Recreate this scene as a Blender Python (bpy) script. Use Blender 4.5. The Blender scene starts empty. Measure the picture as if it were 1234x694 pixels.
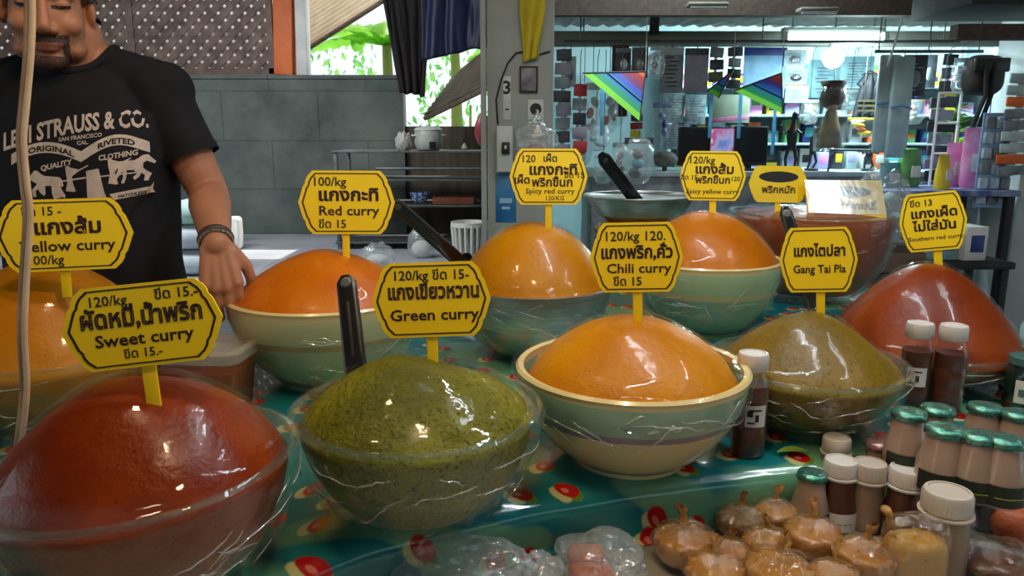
import bpy, bmesh, math, random
from mathutils import Vector, Matrix, Euler, noise
from mathutils.bvhtree import BVHTree
PI = math.pi
S = bpy.context.scene
COL = S.collection
rnd = random.Random(7)

# ------------------------------------------------------------------ camera, world, lights, exposure
FPX, PITCH, CAMH = 900.0, math.radians(11.6), 1.28
cam = bpy.data.cameras.new('camera'); cam_o = bpy.data.objects.new('camera', cam); COL.objects.link(cam_o)
cam.sensor_width = 36; cam.lens = 36*FPX/1234; cam.clip_start = .02; cam.clip_end = 200
cam_o.location = (0, 0, CAMH); cam_o.rotation_euler = (PI/2-PITCH, 0, 0)
S.camera = cam_o
S.view_settings.view_transform = 'Standard'; S.view_settings.look = 'None'
S.view_settings.gamma = 1; S.view_settings.use_curve_mapping = False
S.view_settings.exposure = 0.24
S.cycles.max_bounces = 7; S.cycles.diffuse_bounces = 3; S.cycles.glossy_bounces = 3
S.cycles.transmission_bounces = 4; S.cycles.transparent_max_bounces = 24
S.cycles.caustics_reflective = False; S.cycles.caustics_refractive = False
S.cycles.sample_clamp_indirect = 4.0
w = bpy.data.worlds.new('daylight'); S.world = w; w.use_nodes = True
bg = w.node_tree.nodes['Background']
bg.inputs[0].default_value = (.80, .93, 1.0, 1); bg.inputs[1].default_value = 1.05

def light(name, typ, loc, energy, color, rot=(0, 0, 0), size=.3, size_y=None, spread=None):
    l = bpy.data.lights.new(name, typ); l.energy = energy; l.color = color
    if typ == 'AREA':
        l.size = size
        if size_y: l.shape = 'RECTANGLE'; l.size_y = size_y
        if spread: l.spread = spread
    elif typ in ('POINT', 'SPOT'): l.shadow_soft_size = size
    elif typ == 'SUN': l.angle = size
    o = bpy.data.objects.new(name, l); COL.objects.link(o); o.location = loc; o.rotation_euler = rot
    return o
light('sun', 'SUN', (0, 0, 8), 5.0, (1, .95, .85), (math.radians(38), 0, math.radians(150)), .02)
light('stall_bulb', 'POINT', (.02, .52, 2.05), 17, (1.0, .74, .44), size=.05)
light('stall_bulb', 'POINT', (-.55, .95, 2.25), 12, (1.0, .74, .46), size=.05)
light('stall_tube', 'AREA', (.42, 1.35, 2.3), 10, (.86, .95, 1.0), (0, 0, math.radians(25)), .05, 1.1)
light('stall_tube', 'AREA', (1.35, .9, 2.25), 6, (.86, .95, 1.0), (0, 0, math.radians(20)), .05, 1.1)
light('kitchen_fill', 'AREA', (-2.2, 3.9, 2.6), 54, (.94, .98, 1.0), (math.radians(35), 0, 0), 1.8, .5)  # unseen fill light added to brighten the kitchen corner and its wall
light('shop_light', 'AREA', (.95, 4.0, 2.55), 30, (.80, .95, 1.0), (math.radians(25), 0, 0), .9, .1)  # unseen area light brightening the shop side next to the pillar
light('lantern_light', 'POINT', (2.05, 4.66, 1.68), 14, (.72, .97, 1.0), size=.07)
light('shop_light', 'AREA', (2.0, 4.55, 1.80), 16, (.68, .95, 1.0), (0, 0, 0), .62, .05)
light('shop_light', 'AREA', (2.2, 6.1, 2.4), 75, (.62, .93, 1.0), (0, 0, 0), 1.6, .08)
light('shop_light', 'AREA', (4.2, 6.1, 2.4), 60, (.70, .94, 1.0), (0, 0, 0), 1.6, .08)

# ------------------------------------------------------------------ pixel ray helpers (1234x694 frame)
CP, SP = math.cos(PITCH), math.sin(PITCH)
def ray(px, py):
    u, v = (px-617)/FPX, (347-py)/FPX
    return Vector((u, CP+v*SP, -SP+v*CP))
def at(px, py, Y):
    d = ray(px, py); return Vector((0, 0, CAMH)) + d*(Y/d.y)
def atz(px, py, z):
    d = ray(px, py); return Vector((0, 0, CAMH)) + d*((z-CAMH)/d.z)
def ppm(p):
    return FPX/(p.y*CP+(CAMH-p.z)*SP)

# ------------------------------------------------------------------ shape helpers: each returns (verts, faces)
def box(sx, sy, sz, c=(0, 0, 0), rot=None):
    v = [Vector((x*sx/2, y*sy/2, z*sz/2)) for z in (-1, 1) for y in (-1, 1) for x in (-1, 1)]
    f = [(0, 2, 3, 1), (4, 5, 7, 6), (0, 1, 5, 4), (2, 6, 7, 3), (0, 4, 6, 2), (1, 3, 7, 5)]
    if rot: R = Euler(rot).to_matrix(); v = [R@p for p in v]
    return [p+Vector(c) for p in v], f
def rbox(sx, sy, sz, r, c=(0, 0, 0), rot=None, seg=2):
    bm = bmesh.new(); bmesh.ops.create_cube(bm, size=1)
    bmesh.ops.scale(bm, vec=(sx, sy, sz), verts=bm.verts)
    bmesh.ops.bevel(bm, geom=bm.edges[:], offset=min(r, .49*min(sx, sy, sz)), segments=seg, affect='EDGES', profile=.5)
    bm.verts.index_update()
    v = [p.co.copy() for p in bm.verts]; f = [tuple(q.index for q in g.verts) for g in bm.faces]; bm.free()
    if rot: R = Euler(rot).to_matrix(); v = [R@p for p in v]
    return [p+Vector(c) for p in v], f
def lathe(prof, n=32, c=(0, 0, 0), fn=None):
    v, f = [], []
    for i, (r, z) in enumerate(prof):
        for k in range(n):
            a = 2*PI*k/n; p = Vector((r*math.cos(a), r*math.sin(a), z))
            if fn: p = fn(p, a, i)
            v.append(p+Vector(c))
    for i in range(len(prof)-1):
        for k in range(n):
            f.append((i*n+k, i*n+(k+1) % n, (i+1)*n+(k+1) % n, (i+1)*n+k))
    if prof[0][0] > 1e-4: f.append(tuple(range(n-1, -1, -1)))
    if prof[-1][0] > 1e-4: f.append(tuple((len(prof)-1)*n+k for k in range(n)))
    return v, f
def lathe_open(prof, n=32, c=(0, 0, 0), fn=None):
    v, f = lathe(prof, n, c, fn); return v, [q for q in f if len(q) == 4]
def tube(pts, r, n=8, cap=True, flat=None):
    pts = [Vector(p) for p in pts]; rs = r if isinstance(r, (list, tuple)) else [r]*len(pts)
    v, f = [], []; up = None
    for i, p in enumerate(pts):
        t = (pts[min(i+1, len(pts)-1)]-pts[max(i-1, 0)]).normalized()
        if up is None:
            up = Vector((0, 0, 1)) if abs(t.z) < .9 else Vector((0, 1, 0))
        b = t.cross(up).normalized(); up = b.cross(t).normalized()
        for k in range(n):
            a = 2*PI*k/n
            v.append(p+(b*math.cos(a)+up*math.sin(a)*(flat or 1))*rs[i])
    for i in range(len(pts)-1):
        for k in range(n):
            f.append((i*n+k, i*n+(k+1) % n, (i+1)*n+(k+1) % n, (i+1)*n+k))
    if cap:
        f.append(tuple(range(n-1, -1, -1))); f.append(tuple((len(pts)-1)*n+k for k in range(n)))
    return v, f
def ell(c, r, n=20, m=12, rot=None):
    if not isinstance(r, (list, tuple)): r = (r, r, r)
    prof = [(math.sin(PI*i/m), -math.cos(PI*i/m)) for i in range(m+1)]
    prof[0] = (0, -1); prof[-1] = (0, 1)
    v, f = lathe(prof, n); v = [Vector((p.x*r[0], p.y*r[1], p.z*r[2])) for p in v]
    if rot: R = Euler(rot).to_matrix(); v = [R@p for p in v]
    return [p+Vector(c) for p in v], f
def capsule(pts, rs, n=16):
    sh = [tube(pts, rs, n)]
    for p, r in zip(pts, rs): sh.append(ell(p, r, n, 10))
    return sh
def prism(outline, th, axis='y'):
    """outline: (x, z) points, extruded th along y (front face at y=-th/2)"""
    n = len(outline)
    v = [Vector((x, -th/2, z)) for x, z in outline]+[Vector((x, th/2, z)) for x, z in outline]
    f = [tuple(range(n)), tuple(range(2*n-1, n-1, -1))]
    for k in range(n): f.append((k, n+k, n+(k+1) % n, (k+1) % n))
    return v, f
def loft(rings):
    """rings: list of equally long closed rings of points"""
    n = len(rings[0]); v = [Vector(p) for r in rings for p in r]; f = []
    for i in range(len(rings)-1):
        for k in range(n): f.append((i*n+k, i*n+(k+1) % n, (i+1)*n+(k+1) % n, (i+1)*n+k))
    f.append(tuple(range(n-1, -1, -1))); f.append(tuple((len(rings)-1)*n+k for k in range(n)))
    return v, f
def grid(nu, nv, fn):
    v = [Vector(fn(i/nu, j/nv)) for j in range(nv+1) for i in range(nu+1)]
    f = [(j*(nu+1)+i, j*(nu+1)+i+1, (j+1)*(nu+1)+i+1, (j+1)*(nu+1)+i) for j in range(nv) for i in range(nu)]
    return v, f
def xf(sh, M):
    return [M@p for p in sh[0]], sh[1]
def rot_to(d):
    return Vector(d).to_track_quat('Z', 'Y').to_matrix().to_4x4()

def build(name, shapes, mat, parent=None, smooth=35, loc=None):
    if isinstance(shapes, tuple): shapes = [shapes]
    vs, fs = [], []
    for v, f in shapes:
        o = len(vs); vs += [tuple(p) for p in v]; fs += [tuple(i+o for i in q) for q in f]
    me = bpy.data.meshes.new(name); me.from_pydata(vs, [], fs); me.validate(verbose=False)
    bm = bmesh.new(); bm.from_mesh(me)
    bmesh.ops.remove_doubles(bm, verts=bm.verts, dist=1e-6)
    if len(bm.faces): bmesh.ops.recalc_face_normals(bm, faces=bm.faces)
    bm.to_mesh(me); bm.free()
    if smooth:
        me.polygons.foreach_set('use_smooth', [True]*len(me.polygons))
        if smooth < 179: me.set_sharp_from_angle(angle=math.radians(smooth))
    if mat: me.materials.append(mat)
    o = bpy.data.objects.new(name, me); COL.objects.link(o)
    if parent: o.parent = parent
    if loc: o.location = loc
    return o
def tag(o, label=None, cat=None, group=None, kind=None):
    if label: o['label'] = label
    if cat: o['category'] = cat
    if group: o['group'] = group
    if kind: o['kind'] = kind
    return o
def thing(name, label, cat, loc=(0, 0, 0), rot=(0, 0, 0), group=None):
    o = bpy.data.objects.new(name, None); COL.objects.link(o); o.empty_display_size = .05
    o.location = loc; o.rotation_euler = rot
    return tag(o, label, cat, group)
def struct(name, shapes, mat, smooth=35):
    return tag(build(name, shapes, mat, None, smooth), kind='structure')
def dup(root, loc=None, rot=None, label=None, group=None):
    r = root.copy(); COL.objects.link(r)
    if loc is not None: r.location = loc
    if rot is not None: r.rotation_euler = rot
    if label: r['label'] = label
    if group: r['group'] = group
    for ch in list(root.children):
        c = ch.copy(); COL.objects.link(c); c.parent = r
        for g in ch.children:
            d = g.copy(); COL.objects.link(d); d.parent = c
    return r
def realize(o, mods):
    """apply modifiers given as (type, {props}) and return the object with the result as its mesh"""
    for t, pr in mods:
        m = o.modifiers.new(t.lower(), t)
        for k, val in pr.items(): setattr(m, k, val)
    bpy.context.view_layer.update()
    dg = bpy.context.evaluated_depsgraph_get()
    me = bpy.data.meshes.new_from_object(o.evaluated_get(dg))
    o.modifiers.clear(); old = o.data; o.data = me; bpy.data.meshes.remove(old)
    me.polygons.foreach_set('use_smooth', [True]*len(me.polygons))
    return o
def text_shape(s, size, bold=.02, align='CENTER', sx=1.0, slant=0.0):
    thai = any('\u0e00' <= ch <= '\u0e7f' for ch in s)
    if thai: bold *= 1.3 if 'ห' in s else 1.25
    """text outlines as (verts, faces) in the xz plane facing -y, centred on x, baseline z=0, with marker thickness"""
    c = bpy.data.curves.new('lettering', 'FONT'); c.body = s; c.size = 1.0; c.align_x = align
    c.resolution_u = 2; c.bevel_depth = bold; c.bevel_resolution = 0; c.fill_mode = 'NONE' if 'ห' in s else c.fill_mode; c.shear = slant
    o = bpy.data.objects.new('lettering', c); COL.objects.link(o)
    bpy.context.view_layer.update()
    me = bpy.data.meshes.new_from_object(o.evaluated_get(bpy.context.evaluated_depsgraph_get()))
    v = [Vector((p.co.x*size*sx, -.0004-.012*size*(1 if p.co.z > 0 else (.2 if p.co.z < 0 else .6)), p.co.y*size)) for p in me.vertices]
    f = [tuple(q.vertices) for q in me.polygons]
    bpy.data.objects.remove(o); bpy.data.curves.remove(c); bpy.data.meshes.remove(me)
    return v, f

# ------------------------------------------------------------------ materials
def srgb(*c):
    if len(c) == 1: c = c[0]
    return tuple(((x/255)/12.92 if x/255 <= .04045 else ((x/255+.055)/1.055)**2.4) for x in c)+(1,)
def newmat(name):
    m = bpy.data.materials.new(name); m.use_nodes = True; nt = m.node_tree
    for n in list(nt.nodes): nt.nodes.remove(n)
    out = nt.nodes.new('ShaderNodeOutputMaterial')
    return m, nt, out
def N(nt, t, **kw):
    n = nt.nodes.new(t)
    for k, v in kw.items():
        if k.startswith('i_'):
            key = k[2:]; n.inputs[int(key) if key.isdigit() else key.replace('_', ' ')].default_value = v
        else: setattr(n, k, v)
    return n
def coords(nt, scale=1, which='Object'):
    tc = N(nt, 'ShaderNodeTexCoord'); mp = N(nt, 'ShaderNodeMapping')
    mp.inputs['Scale'].default_value = scale if isinstance(scale, (tuple, list)) else (scale,)*3
    nt.links.new(tc.outputs[which], mp.inputs[0]); return mp.outputs[0]
def ramp(nt, fac, stops, interp='LINEAR'):
    r = N(nt, 'ShaderNodeValToRGB'); r.color_ramp.interpolation = interp
    e = r.color_ramp.elements
    while len(e) < len(stops): e.new(.5)
    for i, (p, c) in enumerate(stops): e[i].position = p; e[i].color = c
    nt.links.new(fac, r.inputs[0]); return r.outputs[0]
def pm(name, c1, c2=None, scale=8, rough=.5, metal=0, bump=0, bscale=40, coat=0, stretch=(1, 1, 1), spec=.5, sss=0, detail=6, lo=.35, hi=.65):
    m, nt, out = newmat(name); b = N(nt, 'ShaderNodeBsdfPrincipled')
    b.inputs['Base Color'].default_value = c1; b.inputs['Roughness'].default_value = rough
    b.inputs['Metallic'].default_value = metal; b.inputs['Specular IOR Level'].default_value = spec
    b.inputs['Coat Weight'].default_value = coat; b.inputs['Coat Roughness'].default_value = .08
    if sss:
        b.inputs['Subsurface Weight'].default_value = sss; b.inputs['Subsurface Radius'].default_value = (.012, .006, .003)
        b.inputs['Subsurface Scale'].default_value = .5
    if c2 is not None:
        n = N(nt, 'ShaderNodeTexNoise'); n.inputs['Scale'].default_value = scale; n.inputs['Detail'].default_value = detail
        nt.links.new(coords(nt, stretch), n.inputs['Vector'])
        nt.links.new(ramp(nt, n.outputs['Fac'], [(lo, c1), (hi, c2)]), b.inputs['Base Color'])
    if bump:
        n = N(nt, 'ShaderNodeTexNoise'); n.inputs['Scale'].default_value = bscale; n.inputs['Detail'].default_value = 5
        nt.links.new(coords(nt, stretch), n.inputs['Vector'])
        bp = N(nt, 'ShaderNodeBump'); bp.inputs['Strength'].default_value = bump; bp.inputs['Distance'].default_value = .01
        nt.links.new(n.outputs['Fac'], bp.inputs['Height']); nt.links.new(bp.outputs[0], b.inputs['Normal'])
    nt.links.new(b.outputs[0], out.inputs[0]); return m
def film(name, tint=(1, 1, 1, 1), lo=.05, hi=.5, rough=.1, bump=.5, bscale=18, haze=0.0, hazecol=(.9, .9, .9, 1), stretch=(1, 1, 1)):
    """clear plastic or thin glass: transparent with a glossy skin, more at grazing angles"""
    m, nt, out = newmat(name)
    tr = N(nt, 'ShaderNodeBsdfTransparent'); tr.inputs[0].default_value = tint
    gl = N(nt, 'ShaderNodeBsdfGlossy'); gl.inputs['Roughness'].default_value = rough; gl.inputs[0].default_value = (1, 1, 1, 1)
    lw = N(nt, 'ShaderNodeLayerWeight'); lw.inputs['Blend'].default_value = .35
    mr = N(nt, 'ShaderNodeMapRange'); mr.inputs['To Min'].default_value = lo; mr.inputs['To Max'].default_value = hi
    pw = N(nt, 'ShaderNodeMath', operation='POWER'); pw.inputs[1].default_value = 2.4
    nt.links.new(lw.outputs['Facing'], pw.inputs[0]); nt.links.new(pw.outputs[0], mr.inputs['Value'])
    if bump:
        n = N(nt, 'ShaderNodeTexNoise'); n.inputs['Scale'].default_value = bscale; n.inputs['Detail'].default_value = 4
        n.inputs['Distortion'].default_value = 1.2
        nt.links.new(coords(nt, stretch), n.inputs['Vector'])
        bp = N(nt, 'ShaderNodeBump'); bp.inputs['Strength'].default_value = bump; bp.inputs['Distance'].default_value = .01
        nt.links.new(n.outputs['Fac'], bp.inputs['Height'])
        nt.links.new(bp.outputs[0], gl.inputs['Normal']); nt.links.new(bp.outputs[0], lw.inputs['Normal'])
    mx = N(nt, 'ShaderNodeMixShader')
    nt.links.new(mr.outputs[0], mx.inputs[0]); nt.links.new(tr.outputs[0], mx.inputs[1]); nt.links.new(gl.outputs[0], mx.inputs[2])
    last = mx.outputs[0]
    if haze:
        df = N(nt, 'ShaderNodeBsdfDiffuse'); df.inputs[0].default_value = hazecol
        m2 = N(nt, 'ShaderNodeMixShader'); m2.inputs[0].default_value = haze
        nt.links.new(last, m2.inputs[1]); nt.links.new(df.outputs[0], m2.inputs[2]); last = m2.outputs[0]
    nt.links.new(last, out.inputs[0]); return m
def emit(name, col, s):
    m, nt, out = newmat(name); e = N(nt, 'ShaderNodeEmission'); e.inputs[0].default_value = col; e.inputs[1].default_value = s
    nt.links.new(e.outputs[0], out.inputs[0]); return m
def paste(name, c1, c2, c3, rough=.38, bump=.35, grain=55, fleck=None, fl=.70, coat=.05):
    """curry paste: two-tone mass with lumps, coarse grain and dark flecks"""
    m, nt, out = newmat(name); b = N(nt, 'ShaderNodeBsdfPrincipled'); co = coords(nt)
    n1 = N(nt, 'ShaderNodeTexNoise', i_Scale=7.0, i_Detail=6.0); nt.links.new(co, n1.inputs['Vector'])
    col = ramp(nt, n1.outputs['Fac'], [(.32, c1), (.52, c2), (.72, c3)])
    n2 = N(nt, 'ShaderNodeTexNoise', i_Scale=200.0, i_Detail=2.0); nt.links.new(co, n2.inputs['Vector'])
    fm = ramp(nt, n2.outputs['Fac'], [(fl-.02, (0, 0, 0, 1)), (fl+.03, (1, 1, 1, 1))])
    mx = N(nt, 'ShaderNodeMix', data_type='RGBA'); nt.links.new(fm, mx.inputs[0]); nt.links.new(col, mx.inputs[6]); mx.inputs[7].default_value = fleck or tuple(x*.55 for x in c1[:3])+(1,)
    nt.links.new(mx.outputs[2], b.inputs['Base Color'])
    b.inputs['Roughness'].default_value = rough; b.inputs['Specular IOR Level'].default_value = .3; b.inputs['Coat Weight'].default_value = coat; b.inputs['Coat Roughness'].default_value = .15
    n3 = N(nt, 'ShaderNodeTexNoise', i_Scale=float(grain), i_Detail=6.0, i_Roughness=.62); nt.links.new(co, n3.inputs['Vector'])
    bp = N(nt, 'ShaderNodeBump', i_Strength=bump, i_Distance=.012); nt.links.new(n3.outputs['Fac'], bp.inputs['Height'])
    nt.links.new(bp.outputs[0], b.inputs['Normal']); nt.links.new(b.outputs[0], out.inputs[0]); return m
def banded(name, stops, zmax, rough=.25):
    """glazed ceramic in horizontal bands; stops in fractions of zmax"""
    m, nt, out = newmat(name); b = N(nt, 'ShaderNodeBsdfPrincipled'); co = coords(nt)
    sp = N(nt, 'ShaderNodeSeparateXYZ'); nt.links.new(co, sp.inputs[0])
    n = N(nt, 'ShaderNodeTexNoise', i_Scale=9.0, i_Detail=3.0); nt.links.new(co, n.inputs['Vector'])
    ad = N(nt, 'ShaderNodeMath', operation='MULTIPLY_ADD'); ad.inputs[1].default_value = .006; nt.links.new(n.outputs['Fac'], ad.inputs[0]); nt.links.new(sp.outputs[2], ad.inputs[2])
    dv = N(nt, 'ShaderNodeMath', operation='DIVIDE'); dv.inputs[1].default_value = zmax; nt.links.new(ad.outputs[0], dv.inputs[0])
    nt.links.new(ramp(nt, dv.outputs[0], stops, 'CONSTANT'), b.inputs['Base Color'])
    b.inputs['Roughness'].default_value = rough; b.inputs['Coat Weight'].default_value = .3
    nt.links.new(b.outputs[0], out.inputs[0]); return m

M = {}
M['concrete'] = pm('grey_concrete', srgb(86, 96, 94), srgb(112, 121, 117), 2.2, .85, bump=.12, bscale=14)
M['floor'] = pm('floor_concrete', srgb(118, 124, 126), srgb(140, 144, 146), 2.0, .45, bump=.05, bscale=10)
M['ceil'] = pm('ceiling_sheet', srgb(72, 60, 52), srgb(96, 82, 72), 3, .8)
M['lattice'] = pm('lattice_wood', srgb(96, 80, 74), srgb(132, 112, 104), 9, .8)
M['orange'] = pm('orange_paint', srgb(226, 120, 62), srgb(205, 100, 50), 5, .6)
M['white_paint'] = pm('white_paint', srgb(232, 232, 228), srgb(205, 207, 206), 4, .6)
M['pillar'] = pm('pillar_plaster', srgb(172, 176, 170), srgb(146, 152, 148), 3, .8, bump=.1, bscale=10)
M['shop_wall'] = pm('shop_wall_paint', srgb(186, 210, 212), srgb(150, 180, 184), 1.5, .7)
M['beam'] = pm('beam_wood', srgb(92, 74, 60), srgb(122, 104, 88), 4, .75, stretch=(1, 8, 8))
M['dark_wood'] = pm('dark_wood', srgb(54, 42, 36), srgb(72, 56, 46), 5, .75, stretch=(8, 1, 8))
M['grey_beam'] = pm('grey_beam_paint', srgb(138, 138, 126), srgb(110, 112, 104), 3, .7)
M['black'] = pm('black_plastic', srgb(22, 21, 22), None, rough=.28, coat=.3)
M['matblack'] = pm('matt_black', srgb(20, 20, 22), srgb(34, 32, 34), 20, rough=.6)
M['steel'] = pm('stainless_steel', srgb(206, 204, 198), srgb(180, 178, 174), 14, .38, metal=1, stretch=(1, 1, 12))
M['dull_metal'] = pm('dull_metal', srgb(104, 108, 108), srgb(78, 82, 84), 8, .5, metal=.7)
M['sign'] = pm('yellow_board', srgb(255, 220, 14), srgb(252, 210, 6), 6, .42, coat=.15)
M['sign_edge'] = pm('pale_yellow_edge', srgb(250, 214, 84), None, rough=.5)
M['ink'] = pm('brown_black_ink', srgb(44, 12, 8), None, rough=.55)
M['ink2'] = pm('black_marker_ink', srgb(26, 24, 14), None, rough=.5)
M['wrap'] = film('cling_film', lo=.010, hi=.26, rough=.05, bump=.22, bscale=14)
M['wrap_crumpled'] = film('crumpled_cling_film', lo=.045, hi=.5, rough=.05, bump=1.0, bscale=24, haze=.0)
M['glass'] = film('thin_glass', tint=(.97, .99, .97, 1), lo=.012, hi=.32, rough=.03, bump=0)
M['glass_rim'] = film('glass_rim', tint=(.9, .95, .92, 1), lo=.06, hi=.6, rough=.05, bump=0, haze=.02)
M['clear_plastic'] = film('clear_plastic', tint=(.98, .98, .98, 1), lo=.03, hi=.5, rough=.08, bump=.15, bscale=20, haze=.015)
M['bag_film'] = film('bag_film', tint=(1, .97, .9, 1), lo=.10, hi=.75, rough=.05, bump=.8, bscale=40, stretch=(1, 1, .35), haze=.05, hazecol=(.62, .42, .20, 1))
M['poly'] = film('poly_bag', tint=(.97, .99, 1, 1), lo=.10, hi=.7, rough=.16, bump=1.0, bscale=16, haze=.16, hazecol=(.82, .9, .92, 1))
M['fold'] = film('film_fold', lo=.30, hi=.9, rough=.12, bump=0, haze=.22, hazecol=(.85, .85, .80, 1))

# ------------------------------------------------------------------ the setting
def prism_z(outline, z0, z1):
    """outline: (x, y) points extruded from z0 to z1"""
    n = len(outline)
    v = [Vector((x, y, z0)) for x, y in outline]+[Vector((x, y, z1)) for x, y in outline]
    return v, [tuple(range(n-1, -1, -1)), tuple(range(n, 2*n))]+[(k, (k+1) % n, n+(k+1) % n, n+k) for k in range(n)]

struct('floor', box(14, 13, .1, (1, 3.5, -.05)), M['floor'])
struct('ceiling', grid(120, 1, lambda u, v: (-6+14*u, -2.2+8.9*v, 2.72+.02*math.sin(u*2*PI*60))), M['ceil'])
def blockwall():
    m, nt, out = newmat('grey_block_wall'); b = N(nt, 'ShaderNodeBsdfPrincipled'); co = coords(nt)
    n = N(nt, 'ShaderNodeTexNoise', i_Scale=1.6, i_Detail=7.0, i_Roughness=.65); nt.links.new(co, n.inputs['Vector'])
    col = ramp(nt, n.outputs['Fac'], [(.3, srgb(70, 76, 74)), (.5, srgb(98, 106, 102)), (.72, srgb(122, 128, 122))])
    sp = N(nt, 'ShaderNodeSeparateXYZ'); nt.links.new(co, sp.inputs[0])
    cb = N(nt, 'ShaderNodeCombineXYZ'); nt.links.new(sp.outputs[0], cb.inputs[0]); nt.links.new(sp.outputs[2], cb.inputs[1])
    br = N(nt, 'ShaderNodeTexBrick'); nt.links.new(cb.outputs[0], br.inputs['Vector'])
    br.inputs['Scale'].default_value = 1; br.inputs['Brick Width'].default_value = .82; br.inputs['Row Height'].default_value = .41
    br.inputs['Mortar Size'].default_value = .006; br.inputs['Color1'].default_value = (1, 1, 1, 1); br.inputs['Color2'].default_value = (.86, .9, .9, 1); br.inputs['Mortar'].default_value = (.62, .64, .63, 1)
    mx = N(nt, 'ShaderNodeMix', data_type='RGBA', blend_type='MULTIPLY'); mx.inputs[0].default_value = 1
    nt.links.new(col, mx.inputs[6]); nt.links.new(br.outputs['Color'], mx.inputs[7]); nt.links.new(mx.outputs[2], b.inputs['Base Color'])
    b.inputs['Roughness'].default_value = .85; nt.links.new(b.outputs[0], out.inputs[0]); return m
struct('wall_back', [box(5.06, .16, 1.74, (-3.45, 6.58, .87)), box(5.10, .20, .03, (-3.45, 6.58, 1.755))], blockwall())
M['brown_board'] = pm('brown_boards', srgb(70, 60, 52), srgb(94, 84, 72), 4, .8, stretch=(6, 1, 1))
struct('wall_kitchen', [box(.93, .1, 1.35, (-.455, 6.62, .675))], M['brown_board'])
struct('wall_left', [box(.12, 5.0, 2.7, (-5.6, 4.2, 1.35))], M['concrete'])
struct('wall_light_block', [box(13, .12, 2.15, (1, -2.25, 1.075))], M['brown_board'])  # unseen wall added behind the camera to block daylight
struct('wall_partition', [box(.08, 3.5, 2.7, (.10, 5.05, 1.35))], M['pillar'])
struct('wall_shop', [box(8.0, .1, 2.7, (4.05, 6.95, 1.35))], M['shop_wall'])
struct('wall_right', [box(.12, 5.0, 2.7, (7.4, 4.4, 1.35))], M['shop_wall'])
# low tiled platform behind the seller
M['tile'] = pm('pale_platform_tile', srgb(176, 180, 190), srgb(196, 200, 208), 3, .35)
struct('floor_platform', [box(3.6, 2.6, .06, (-2.1, 5.18, .40)), box(3.4, 2.4, .37, (-2.1, 5.18, .185))], M['tile'])

# lattice screen over the low wall: crossed laths in a frame
def lattice():
    x0, x1, z0, z1 = -5.4, -2.03, 1.77, 2.70; sh = []; st = .112
    def clip(px, pz, dx, dz):
        ts = []
        lo, hi = -9, 9
        for p, d, a, b_ in ((px, dx, x0, x1), (pz, dz, z0, z1)):
            t0, t1 = sorted(((a-p)/d, (b_-p)/d)); lo, hi = max(lo, t0), min(hi, t1)
        return lo, hi
    for s, yy in ((1, 6.575), (-1, 6.588)):
        k = x0-1.2
        while k < x1+1.2:
            lo, hi = clip(k, z0, .7071, .7071*s) if s > 0 else clip(k, z0, -.7071, .7071)
            if hi-lo > .03:
                d = .7071*s
                c = Vector((k+(lo+hi)/2*.7071*s, yy, z0+(lo+hi)/2*.7071))
                sh.append(box(hi-lo, .011, .054, c, (0, -PI/4*s, 0)))
            k += st
    return sh
lt = thing('lattice_screen', 'brown diagonal wooden lattice screen standing on the grey block wall', 'screen', (0, 0, 0))
build('lath_mesh', lattice(), M['lattice'], lt, 0)
build('frame', [box(3.4, .05, .06, (-3.70, 6.58, 1.80)), box(.05, .05, .93, (-2.03, 6.58, 2.25)), box(.06, .05, .9, (-3.2, 6.58, 2.25))], M['lattice'], lt, 0)
tag(build('post', [rbox(.16, .16, .96, .012, (-1.90, 6.58, 2.25), (0, math.radians(2.5), 0))], M['orange']),
    'orange painted timber post rising from the block wall beside the lattice', 'post')
tag(build('window_board', [rbox(.09, .14, .96, .008, (-1.755, 6.58, 2.25), (0, math.radians(1.5), 0))], M['white_paint']),
    'white painted upright board beside the orange post at the opening', 'board')

# the pale pillar of the stall, with everything fixed to it
struct('wall_pillar', [rbox(.275, .26, 2.7, .012, (.035, 3.32, 1.35))], M['pillar'])
struct('trim_1', [tube([(-.117, 3.17, 0), (-.117, 3.17, 2.7)], .012, 10)], M['pillar'])
struct('wall_column', [rbox(.32, .32, 2.7, .015, (2.78, 4.05, 1.35))], pm('white_column_paint', srgb(196, 204, 202), srgb(164, 174, 174), 3, .7))
# beams and fascia under the shop's eaves
struct('trim_2', [box(5.6, .07, .22, (3.0, 4.2, 2.01))], M['dark_wood'])
struct('trim_3', [rbox(5.6, .09, .085, .006, (3.0, 4.8, 1.855))], M['grey_beam'])
struct('trim_4', [box(.09, .09, .42, (.66, 4.74, 1.60)), box(.05, .05, .3, (.86, 4.74, 2.02))], M['dark_wood'])
struct('trim_5', [box(1.1, .04, .05, (1.25, 5.3, 1.93)), box(.05, .04, .45, (1.0, 5.3, 1.82), (0, 1.05, 0)), box(6.0, .06, .07, (3.6, 5.9, 1.98))], M['white_paint'])
M['tin'] = pm('corrugated_tin', srgb(150, 150, 140), srgb(112, 108, 98), 3, .6, metal=.2)
struct('roof_eaves', grid(140, 1, lambda u, v: (.2+5.6*u, 4.26+1.6*v, 1.955+.012*math.sin(u*2*PI*50)+.12*v)), M['tin'])
struct('trim_6', [box(1.0, .06, .06, (2.35, 3.28, 1.70))], M['dark_wood'])
struct('trim_7', [rbox(.62, .5, .2, .01, (2.25, 3.58, 1.92))], M['matblack'])

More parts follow.
